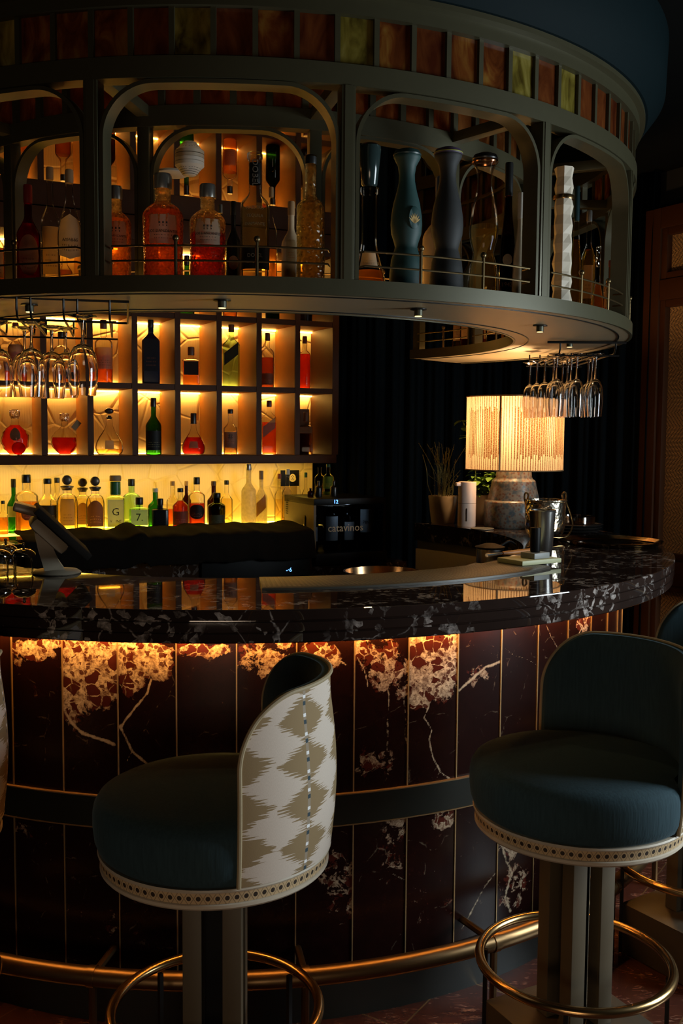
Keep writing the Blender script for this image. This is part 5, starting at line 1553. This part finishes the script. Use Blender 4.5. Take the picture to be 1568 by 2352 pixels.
# ------------------------------------------------------------------ bar stools
def make_stool(label):
    o = thing('bar_stool', label, 'bar stool', (0, 0, 0), 0, 'swivel bar stools')
    half = radians(72)
    RS = .250
    def rmod(r, a, z):
        d = abs((a + pi) % (2 * pi) - pi)     # 0 at the back (-y)
        t = min(max((half - .01 - d) / .12, 0), 1); t = 1 - t
        return min(r, .222 + (r - .222) * sstep(t)) if r > .222 else r
    sp = [(0, .664), (.236, .664), (.246, .672), (.253, .690), (.256, .715), (.256, .744), (.253, .759), (.245, .772), (.230, .780), (.19, .786), (.10, .790), (0, .791)]
    put('seat', lathe(sp, 72, rmod=rmod), M_VELVET, o, smooth=70)
    # cane band and wooden rings
    bm = bmesh.new(); uvl = bm.loops.layers.uv.new('cloth')
    n = 80; rb = .2435
    lo = [bm.verts.new((rb * sin(2 * pi * k / n) * .985, -rb * cos(2 * pi * k / n) * .985, .6345)) for k in range(n)]
    hi = [bm.verts.new((rb * sin(2 * pi * k / n), -rb * cos(2 * pi * k / n), .6575)) for k in range(n)]
    for k in range(n):
        f = bm.faces.new((lo[k], lo[(k + 1) % n], hi[(k + 1) % n], hi[k]))
        for lp, (u, v) in zip(f.loops, ((k, -1), (k + 1, -1), (k + 1, 1), (k, 1))): lp[uvl].uv = (u / n * .0185 * 82, v * .0105)
    put('cane_band', bm, M_CANEBAND, o)
    put('seat_ring', lathe([(0, .618), (.224, .618), (.238, .621), (.2425, .626), (.2425, .632), (.239, .6345), (0, .6345)], 72), M_TRIMW, o)
    put('upper_bead', lathe([(.236, .6575), (.2455, .6575), (.2475, .661), (.2455, .6645), (.236, .6645)], 72, capends=False), M_TRIMW, o)
    # wrap-round back
    z0, z1, rc = .6655, 1.036, .135
    def Rout(f): return .2475 + .0125 * sin(pi * min(f * 1.15, 1)) - .004 * f
    L = half * .255
    def top(s):
        e = L - abs(s)
        zt = z1 - .010 * (s / L) ** 2
        if e < rc: zt -= rc - sqrt(max(0, rc * rc - (rc - e) ** 2))
        return zt
    NU, NV = 64, 18
    ss = [L * sin(-pi / 2 + pi * i / NU) for i in range(NU + 1)]
    def grid(dr, uvname=None, inset=0.0):
        bm = bmesh.new(); uvl = bm.loops.layers.uv.new('cloth'); G = []
        for s in ss:
            row = []; zt = top(s)
            for j in range(NV + 1):
                z = z0 + (zt - z0) * j / NV
                f = (z - z0) / (z1 - z0)
                a = s / .255
                row.append((bm.verts.new(polar(Rout(f) + dr, a, z)), s, z))
            G.append(row)
        for i in range(NU):
            for j in range(NV):
                q = (G[i][j], G[i + 1][j], G[i + 1][j + 1], G[i][j + 1])
                f = bm.faces.new([x[0] for x in q])
                for lp, x in zip(f.loops, q): lp[uvl].uv = (x[1], x[2])
        return bm, G
    bm, G = grid(0.0)
    me = bpy.data.meshes.new('back_cover'); bm.normal_update(); bm.to_mesh(me); bm.free()
    for p in me.polygons: p.use_smooth = True
    put('back_cover', me, M_IKAT, o, 'woven outer cover with tan zigzags on cream and dotted stripes')
    # velvet inner pad: closed shell just inside the cover
    bm = bmesh.new(); A, B = [], []
    for s in ss:
        ra, rb_ = [], []; zt = top(s)
        for j in range(NV + 1):
            z = z0 + (zt - z0) * j / NV; f = (z - z0) / (z1 - z0); a = s / .255
            pad = .036 * (1 - .55 * abs(s / L) ** 6) * (1 - .5 * (j / NV) ** 8)
            ra.append(bm.verts.new(polar(Rout(f) - .0012, a, z))); rb_.append(bm.verts.new(polar(Rout(f) - pad, a * (1 - .01), z)))
        A.append(ra); B.append(rb_)
    for i in range(NU):
        for j in range(NV):
            bm.faces.new((A[i][j], A[i][j + 1], A[i + 1][j + 1], A[i + 1][j])); bm.faces.new((B[i][j], B[i + 1][j], B[i + 1][j + 1], B[i][j + 1]))
        bm.faces.new((A[i][NV], B[i][NV], B[i + 1][NV], A[i + 1][NV])); bm.faces.new((A[i][0], A[i + 1][0], B[i + 1][0], B[i][0]))
    for i in (0, NU):
        for j in range(NV): bm.faces.new((A[i][j], B[i][j], B[i][j + 1], A[i][j + 1]))
    put('backrest', bm, M_VELVET, o, smooth=60)
    path = []
    for j in range(0, 7): path.append(polar(Rout((z0 + (top(-L) - z0) * j / 7 - z0) / (z1 - z0)) + .001, -L / .255, z0 + (top(-L) - z0) * j / 7))
    for s in ss: path.append(polar(Rout((top(s) - z0) / (z1 - z0)) + .001, s / .255, top(s)))
    for j in range(6, -1, -1): path.append(polar(Rout((z0 + (top(L) - z0) * j / 7 - z0) / (z1 - z0)) + .001, L / .255, z0 + (top(L) - z0) * j / 7))
    put('piping', tube(path, .0048, 8), M_PIPING, o)
    # pedestal
    put('swivel_plate', lathe([(.10, .606), (.10, .6175)], 32), M_BLACK, o)
    for sx in (-1, 1):
        for sy_ in (-1, 1):
            put('post', bx((sx * .042, sy_ * .042, .378), (.040, .040, .456), 0, .002), M_POST, o)
    put('core_column', bx((0, 0, .378), (.042, .042, .456)), M_BLACK, o)
    put('base_block', bx((0, 0, .0755), (.30, .30, .149), 0, .004), M_BASE, o)
    put('foot_ring', tube([polar(.224, 2 * pi * k / 72, .29) for k in range(72)], .0115, 12, closed=True), M_BRASS, o)
    for k in range(4):
        a = pi / 4 + k * pi / 2
        put('ring_support', bx(polar(.212, a, .1400), (.010, .010, .279), a), M_BLACKWIRE, o)
    return o


st0 = make_stool('bar stool with its zigzag-patterned back turned to the right, seat facing left')
st0.location = (-.071, -1.805, 0); st0.rotation_euler = (0, 0, radians(82 + 2))
for loc, rz, lb_ in (((.772, -1.672, 0), radians(112), 'bar stool at the right showing its dark velvet inner back and round seat'),
                     ((-.803, -1.648, 0), radians(60), 'bar stool at the left edge, only its patterned back showing'),
                     ((1.306, -1.172, 0), radians(118), 'farthest bar stool at the right edge behind the right-hand stool')):
    c = copy_tree(st0); c.location = loc; c.rotation_euler = (0, 0, rz); c['label'] = lb_

# ------------------------------------------------------------------ things on the countertop
ZT = 1.1202
lampA, lampR = radians(114.1), 1.30
lp = polar(lampR, lampA, ZT)
lamp = thing('table_lamp', 'table lamp with a beaded drum shade and stepped speckled ceramic base', 'lamp', lp, 0)
put('base', lathe([(0, 0), (.126, 0), (.131, .006), (.131, .112), (.126, .119), (.116, .122), (.113, .135), (.101, .185), (.098, .204), (.096, .209), (.085, .216), (.080, .226), (.077, .258), (.070, .268), (0, .268)], 48), M_GLAZE, lamp)
put('lamp_neck', lathe([(.012, .268), (.012, .40)], 16), M_BRASS, lamp)
zs0, zs1, rs = .258, .582, .2165
bm = bmesh.new(); uvl = bm.loops.layers.uv.new('cloth'); n = 72
lo = [bm.verts.new(polar(rs, 2 * pi * k / n, zs0)) for k in range(n)]; hi = [bm.verts.new(polar(rs, 2 * pi * k / n, zs1)) for k in range(n)]
for k in range(n):
    f = bm.faces.new((lo[k], lo[(k + 1) % n], hi[(k + 1) % n], hi[k]))
    for l_, (u, v) in zip(f.loops, ((k, 0), (k + 1, 0), (k + 1, 1), (k, 1))): l_[uvl].uv = (u / n, v)
put('lamp_shade', bm, M_SHADE, lamp, 'cream drum shade hung with rows of brown beads')
for z in (zs0, zs1):
    put('shade_rim', tube([polar(rs, 2 * pi * k / 48, z) for k in range(48)], .003, 6, closed=True), pm('rim_tape', (.30, .17, .07), .7), lamp)
for k in (-.55, 1.55, 3.6):
    put('shade_seam', tube([polar(rs + .001, k, zs0), polar(rs + .001, k, zs1)], .0042, 6), pm('rim_tape', (.30, .17, .07), .7), lamp)
put('bulb', ball(.030, (0, 0, .42)), em('bulb_glow', (1.0, .62, .28), 12.0), lamp)
for dz in (.48,):
    point_light('lamp_light', lp + Vector((0, -.05, dz)), 15.0, (1.0, .60, .27), .04)

# plants
def leaf(bm, base, d, upv, L, w):
    d = Vector(d).normalized(); s = d.cross(Vector(upv)).normalized(); nrm = s.cross(d)
    pts = []
    for t, k, h in ((0, .1, 0), (.25, .85, .04), (.5, 1, .06), (.78, .6, .0), (1, .03, -.10)):
        c = Vector(base) + d * (L * t) + nrm * (h * L)
        pts.append((bm.verts.new(c - s * w * k), bm.verts.new(c - nrm * w * .25 * k), bm.verts.new(c + s * w * k)))
    for a, b in zip(pts[:-1], pts[1:]):
        bm.faces.new((a[0], a[1], b[1], b[0])); bm.faces.new((a[1], a[2], b[2], b[1]))


def pot(name, label, p, r, h, m):
    o = thing(name, label, 'potted herb', p, 0)
    put('pot', lathe([(0, 0), (r * .74, 0), (r * .78, .004), (r, h - .004), (r, h), (r * .92, h), (r * .90, h - .012), (0, h - .012)], 36), m, o)
    put('soil', lathe([(0, h - .014), (r * .88, h - .013)], 20, capends=False), pm('soil', (.03, .02, .012), .9), o)
    return o


M_POT = pm('tan_pot', (.40, .30, .19), .75)
M_POT2 = pm('pale_pot', (.42, .34, .24), .7)
p1 = pot('potted_herb', 'dry wispy herb in a tan pot at the end of the counter', polar(1.15, radians(128.4), ZT), .069, .128, M_POT)
rr = random.Random(5)
bs, bl = bmesh.new(), bmesh.new()
for k in range(34):
    a = rr.uniform(0, 2 * pi); r0 = rr.uniform(0, .045); lean = rr.uniform(.0, .09); h = rr.uniform(.10, .27)
    P = [Vector((r0 * cos(a), r0 * sin(a), .115)), Vector((r0 * 1.2 * cos(a), r0 * 1.2 * sin(a), .115 + h * .5)), Vector(((r0 + lean) * cos(a + .4), (r0 + lean) * sin(a + .4), .115 + h))]
    P = smooth_path(P, 4)
    tube(P, .0011, 4, bs)
    for q in range(rr.randint(4, 10)):
        b = P[rr.randint(2, len(P) - 1)]
        leaf(bl, b, (rr.uniform(-1, 1), rr.uniform(-1, 1), rr.uniform(-.2, 1)), (0, .1, 1), rr.uniform(.006, .014), .003)
P = smooth_path([(-.05, -.01, .12), (-.075, -.01, .18), (-.082, -.01, .25), (-.10, 0, .32)], 5)
tube(P, .0016, 5, bs)
put('stems', bs, pm('dry_stem', (.16, .15, .045), .7), p1)
put('leaves', bl, pm('dry_leaf', (.13, .13, .035), .7), p1)
p2 = pot('potted_basil', 'leafy green basil in a pale pot just left of the lamp', polar(1.27, radians(122.8), ZT), .060, .135, M_POT2)
bs, bl = bmesh.new(), bmesh.new()
for k in range(22):
    a = rr.uniform(0, 2 * pi); lean = rr.uniform(.01, .075); h = rr.uniform(.05, .125)
    if k < 3: h = .36; a = pi * .85 + rr.uniform(-.3, .3); lean = .075
    P = smooth_path([(0.02 * cos(a), .02 * sin(a), .12), (.03 * cos(a), .03 * sin(a), .12 + h * .5), ((.02 + lean) * cos(a), (.02 + lean) * sin(a), .12 + h)], 4)
    tube(P, .0018, 5, bs)
    for i in range(3, len(P)):
        for s in (0, 1):
            b_ = a + pi * s + i * 1.2
            leaf(bl, P[i], (cos(b_), sin(b_), rr.uniform(-.5, .4)), (0, 0, 1), rr.uniform(.03, .055), rr.uniform(.012, .019))
put('stems', bs, pm('green_stem', (.15, .22, .05), .6), p2)
put('leaves', bl, pm('basil_leaf', (.16, .30, .045), .45), p2)

# soap dispenser
sdp = thing('pump_dispenser', 'pale pink cylindrical dispenser with a short spout between the two herb pots', 'dispenser', polar(1.12, radians(119.2), ZT), radians(20))
M_PINK = pm('blush_plastic', (.62, .47, .38), .5)
put('lower_body', lathe([(0, 0), (.0395, 0), (.0405, .003), (.0405, .105), (0, .105)], 32), M_PINK, sdp)
put('upper_body', lathe([(0, .1065), (.0405, .1065), (.0405, .198), (.039, .201), (0, .201)], 32), M_PINK, sdp)
put('joint', lathe([(.039, .1052), (.0398, .106), (.039, .1064)], 32, capends=False), M_BLACK, sdp)
put('spout', bx((-.047, 0, .191), (.030, .020, .017), 0, .006), M_PINK, sdp)
put('level_slot', bx((-.022, -.0345, .055), (.0025, .006, .058), -.55, .001), M_BLACK, sdp)
co = put('coaster', lathe([(0, 0), (.048, 0), (.052, .004), (.050, .006), (0, .0055)], 32), pm('slate_coaster', (.10, .095, .08), .4))
co.location = polar(1.091, radians(111.5), ZT); tagp(co, 'small dark round coaster on the counter in front of the lamp', 'coaster')

# ice bucket
bk = thing('ice_bucket', 'hammered steel ice bucket with a brass swing handle', 'ice bucket', (1.174, -.004, ZT), radians(12))
put('bucket', lathe([(0, 0), (.052, 0), (.060, .006), (.074, .028), (.079, .05), (.081, .150), (.086, .154), (.086, .158), (.079, .158), (.077, .150), (.074, .05), (.060, .02), (0, .016)], 48), M_HAMSTEEL, bk)
for s in (-1, 1):
    bm = tube(smooth_path([(s * .083, 0, .135), (s * .092, 0, .165), (s * .088, 0, .185), (s * .076, 0, .178), (s * .079, 0, .160)], 5), .0042, 8)
    put('lug', bm, M_BRASS, bk)
put('handle', tube(smooth_path([(-.088, 0, .158), (-.092, -.035, .10), (-.07, -.09, .04), (-.02, -.108, .018), (.04, -.104, .020), (.085, -.07, .06), (.094, -.03, .11), (.088, 0, .158)], 6), .0028, 8), M_BRASS, bk)
for k in range(1):
    pass

# shaker tin with tools
sh = put('shaker_tin', lathe([(0, 0), (.030, 0), (.033, .004), (.044, .160), (.0455, .163), (.044, .166), (.042, .163), (.031, .01), (0, .008)], 40), M_STEEL)
sh.location = (.975, -.640, ZT); tagp(sh, 'tall steel shaker tin standing behind the stack of small boards', 'shaker')
bd = thing('cutting_board', 'small pale green cutting board lying on the countertop', 'cutting board', (.888, -.800, ZT + .0095), .50)
put('board', bx((0, 0, .0075), (.170, .115, .015), 0, .003), pm('lime_board', (.46, .46, .26), .5), bd)
b2 = put('slate_block', bx((0, 0, .009), (.070, .060, .018), 0, .002), pm('grey_block', (.22, .23, .22), .5))
b2.location = (.905, -.805, ZT + .0248); b2.rotation_euler = (0, 0, .55); tagp(b2, 'small grey block on the cutting board under the black tamper', 'block')
tm = put('tamper', lathe([(0, 0), (.014, 0), (.016, .004), (.017, .06), (.0165, .078), (0, .078)], 24), M_BLACK)
tm.location = (.905, -.805, ZT + .0430); tagp(tm, 'short black cylinder standing on the grey block before the shaker', 'tamper')
sp_ = thing('bar_spoon', 'wooden handled bar tool lying across the back of the cutting board', 'bar tool', (.80, -.745, ZT + .0305), .5)
put('tool_handle', tube([(.02, 0, 0), (.05, 0, 0), (.17, .02, 0)], [.006, .008, .007], 10), pm('orange_wood', (.38, .14, .03), .45), sp_)
put('tool_blade', tube([(.02, 0, 0), (-.06, -.012, 0)], [.003, .006], 8), M_STEEL, sp_)
# round trays and plates
def tray(r, h): return lathe([(0, 0), (r * .9, 0), (r * .97, h * .6), (r, h), (r * 1.005, h), (r * .97, h * .45), (r * .9, .003), (0, .003)], 64)
M_TRAY = pm('bronze_tray', (.30, .22, .12), .16, 1.0)
t = put('serving_tray', tray(.182, .018), M_TRAY); t.location = (1.382, -.205, ZT); tagp(t, 'large round bronze tray lying on the right of the countertop', 'tray')
for k in range(3):
    t = put('plate', lathe([(0, 0), (.06, 0), (.10, .010), (.108, .012), (.10, .013), (.06, .003), (0, .003)], 48), pm('smoked_plate', (.10, .09, .08), .12)); t.location = (1.385 + .006 * k, .264, ZT + .0125 * k)
    tagp(t, ['bottom plate of the dark stack beside the ice bucket', 'middle plate of the dark stack beside the ice bucket', 'top plate of the dark stack beside the ice bucket'][k], 'plate', 'dark plates beside the ice bucket')
t = put('glass_ashtray', lathe([(0, 0), (.075, 0), (.08, .004), (.08, .032), (.074, .034), (.072, .008), (0, .006)], 40), glass_mat('smoky_glass', (.6, .5, .42), .03, .4)); t.location = (1.39, .264, ZT + .0375)
tagp(t, 'shallow round glass dish on top of the dark plates', 'dish')

# perforated drip mat along the inner edge
def matmat():
    m, nt = new_mat('rubber_mat')
    uv = nd(nt, 'ShaderNodeUVMap', uv_map='cloth').outputs[0]
    sx = nd(nt, 'ShaderNodeSeparateXYZ', {0: uv})
    x = mth(nt, 'SUBTRACT', mth(nt, 'FRACT', mth(nt, 'DIVIDE', sx.outputs[0], .0125)), .5); y = mth(nt, 'SUBTRACT', mth(nt, 'FRACT', mth(nt, 'DIVIDE', sx.outputs[1], .0125)), .5)
    r = mth(nt, 'SQRT', mth(nt, 'ADD', mth(nt, 'MULTIPLY', x, x), mth(nt, 'MULTIPLY', y, y)))
    k = ramp(nt, r, [(.22, g(1)), (.34, g(0))])
    col = mixc(nt, k, (.050, .042, .030), (.16, .135, .09))
    bp = nd(nt, 'ShaderNodeBump', {'Strength': .8, 'Distance': .003, 'Height': k}).outputs[0]
    finish(nt, principled(nt, col, .42, 0, Normal=bp))
    return m


bm = bmesh.new(); uvl = bm.loops.layers.uv.new('cloth'); rows = []
nA = 60
for i in range(nA + 1):
    a = radians(1.5) + (radians(46.5) - radians(1.5)) * i / nA
    rows.append([bm.verts.new(polar(r, a, z)) for r, z in ((1.085, ZT), (1.285, ZT), (1.285, ZT + .006), (1.276, ZT + .009), (1.094, ZT + .009), (1.085, ZT + .006))])
for i in range(nA):
    for k in range(6):
        f = bm.faces.new((rows[i][k], rows[i + 1][k], rows[i + 1][(k + 1) % 6], rows[i][(k + 1) % 6]))
        if k == 3:
            a0_ = i / nA * .785 * 1.18; a1_ = (i + 1) / nA * .785 * 1.18
            for l_, uvv in zip(f.loops, ((a0_, .182), (a1_, .182), (a1_, 0), (a0_, 0))): l_[uvl].uv = uvv
        else:
            for l_ in f.loops: l_[uvl].uv = (.00625 * 0, 0)
bm.faces.new(rows[0][::-1]); bm.faces.new(rows[-1])
mo = put('drip_mat', bm, matmat(), smooth=20); tagp(mo, 'long curved studded rubber drip mat along the inner edge of the countertop', 'mat')

# work station inside the bar, right-hand side
ws = thing('work_station', 'steel bartending shelf inside the ring, under the inner edge of the bar', 'shelf', (0, 0, .95))
put('steel_shelf', ring_sector(rect(.78, 1.058, -.02, 0), radians(-5), radians(112), 40), M_STEEL, ws)
put('shelf_leg', bx(polar(.80, radians(60), -.485), (.03, .03, .93)), M_STEEL, ws)
put('shelf_leg', bx(polar(.80, radians(10), -.485), (.03, .03, .93)), M_STEEL, ws)
bw = put('ice_bowl', lathe([(0, 0), (.085, 0), (.105, .03), (.118, .155), (.122, .158), (.115, .158), (.102, .035), (.08, .006), (0, .006)], 40), pm('copper_bowl', (.60, .36, .18), .2, 1.0))
bw.location = polar(.925, radians(26.5), .9502); tagp(bw, 'copper coloured bowl whose rim shows behind the drip mat', 'bowl')
c1 = put('steel_canister', lathe([(0, 0), (.05, 0), (.052, .004), (.052, .15), (.048, .153), (.046, .15), (.046, .01), (0, .008)], 32), M_STEEL); c1.location = polar(.93, radians(80), .9502)
tagp(c1, 'steel canister standing at the inner wall of the bar right of the copper bowl', 'canister')
h = thing('black_strainer', 'black-handled strainer resting on the steel canister', 'strainer', polar(.93, radians(80), 1.104), .4)
put('strainer_head', lathe([(0, 0), (.055, .0), (.058, .004), (.02, .016), (0, .017)], 24), M_BLACK, h)
put('strainer_handle', tube(smooth_path([(.05, 0, .004), (.09, 0, .02), (.12, 0, .004)], 4), .006, 8), M_BLACK, h)
nk = thing('napkin_roll', 'rolled grey bar cloth lying at the inner edge behind the mat', 'cloth', polar(1.000, radians(47), .9502), 1.0)
put('roll', bx((0, 0, .078), (.15, .05, .155), 0, .01), pm('grey_cloth', (.20, .17, .13), .9), nk)

# ------------------------------------------------------------------ left side: till and jars
pos = thing('till_terminal', 'touch-screen till seen from the side, tilted on a pale stand', 'till', (-.560, -.930, ZT), radians(13))
M_GREYP = pm('grey_plastic', (.34, .28, .20), .5)
put('stand_foot', lathe([(0, 0), (.066, 0), (.070, .003), (.060, .010), (.020, .016), (0, .016)], 36), M_GREYP, pos)
bm = bmesh.new()
pr_ = [(-.036, .012), (.022, .012), (.004, .04), (-.010, .075), (-.016, .112), (-.062, .122), (-.052, .07), (-.042, .035)]
va = [bm.verts.new((x, -.035, z)) for x, z in pr_]; vb_ = [bm.verts.new((x, .035, z)) for x, z in pr_]
bm.faces.new(va); bm.faces.new(vb_[::-1])
for k in range(8): bm.faces.new((va[k], va[(k + 1) % 8], vb_[(k + 1) % 8], vb_[k]))
put('neck', bm, M_GREYP, pos)
TILT = Matrix.Translation((.014, 0, .124)) @ Matrix.Rotation(radians(-46), 4, 'Y')
scr = bmesh.new(); box(scr, (0, 0, 0), (.022, .24, .200), 0, .004)
bmesh.ops.transform(scr, matrix=TILT, verts=scr.verts)
put('screen', scr, pm('matt_black', (.008, .007, .006), .8, 0, **{'Specular IOR Level': .08}), pos)
hs = bmesh.new(); box(hs, (-.030, 0, .022), (.036, .19, .125), 0, .014)
bmesh.ops.transform(hs, matrix=TILT, verts=hs.verts)
put('back_housing', hs, M_GREYP, pos)
pr2 = bmesh.new(); box(pr2, (0, 0, 0), (.070, .085, .026), 0, .007)
bmesh.ops.transform(pr2, matrix=Matrix.Translation((-.084, 0, .190)) @ Matrix.Rotation(radians(16), 4, 'Y'), verts=pr2.verts)
put('customer_display', pr2, pm('bronze_plastic', (.16, .10, .05), .3), pos)
jar0 = None
JL = ['glass garnish jar with a domed steel lid in front of the till stand', 'glass garnish jar at the left edge in front of the others', 'glass garnish jar with a steel lid at the left edge behind the first two']
for (x, y), lb_ in zip(((-.655, -.925), (-.722, -.94), (-.735, -.80)), JL):
    if jar0 is None:
        j = thing('garnish_jar', lb_, 'jar', (x, y, ZT), 0, 'garnish jars by the till')
        put('jar_body', lathe([(0, 0), (.024, 0), (.026, .003), (.027, .012), (.026, .030), (.022, .044), (.0215, .05), (.020, .05), (.020, .044), (.0245, .028), (.0245, .006), (0, .004)], 32), glass_mat('jar_glass', (.93, .92, .88), .02, .14), j)
        put('lid', lathe([(.0335, .050), (.0345, .053), (.032, .060), (.022, .068), (.008, .072), (.004, .073), (.0035, .080), (0, .0815)], 32), M_CHROME, j)
        put('lid_knob', ball(.0052, (0, 0, .084)), M_CHROME, j)
        jar0 = j
    else:
        j = copy_tree(jar0); j.location = (x, y, ZT); j['label'] = lb_
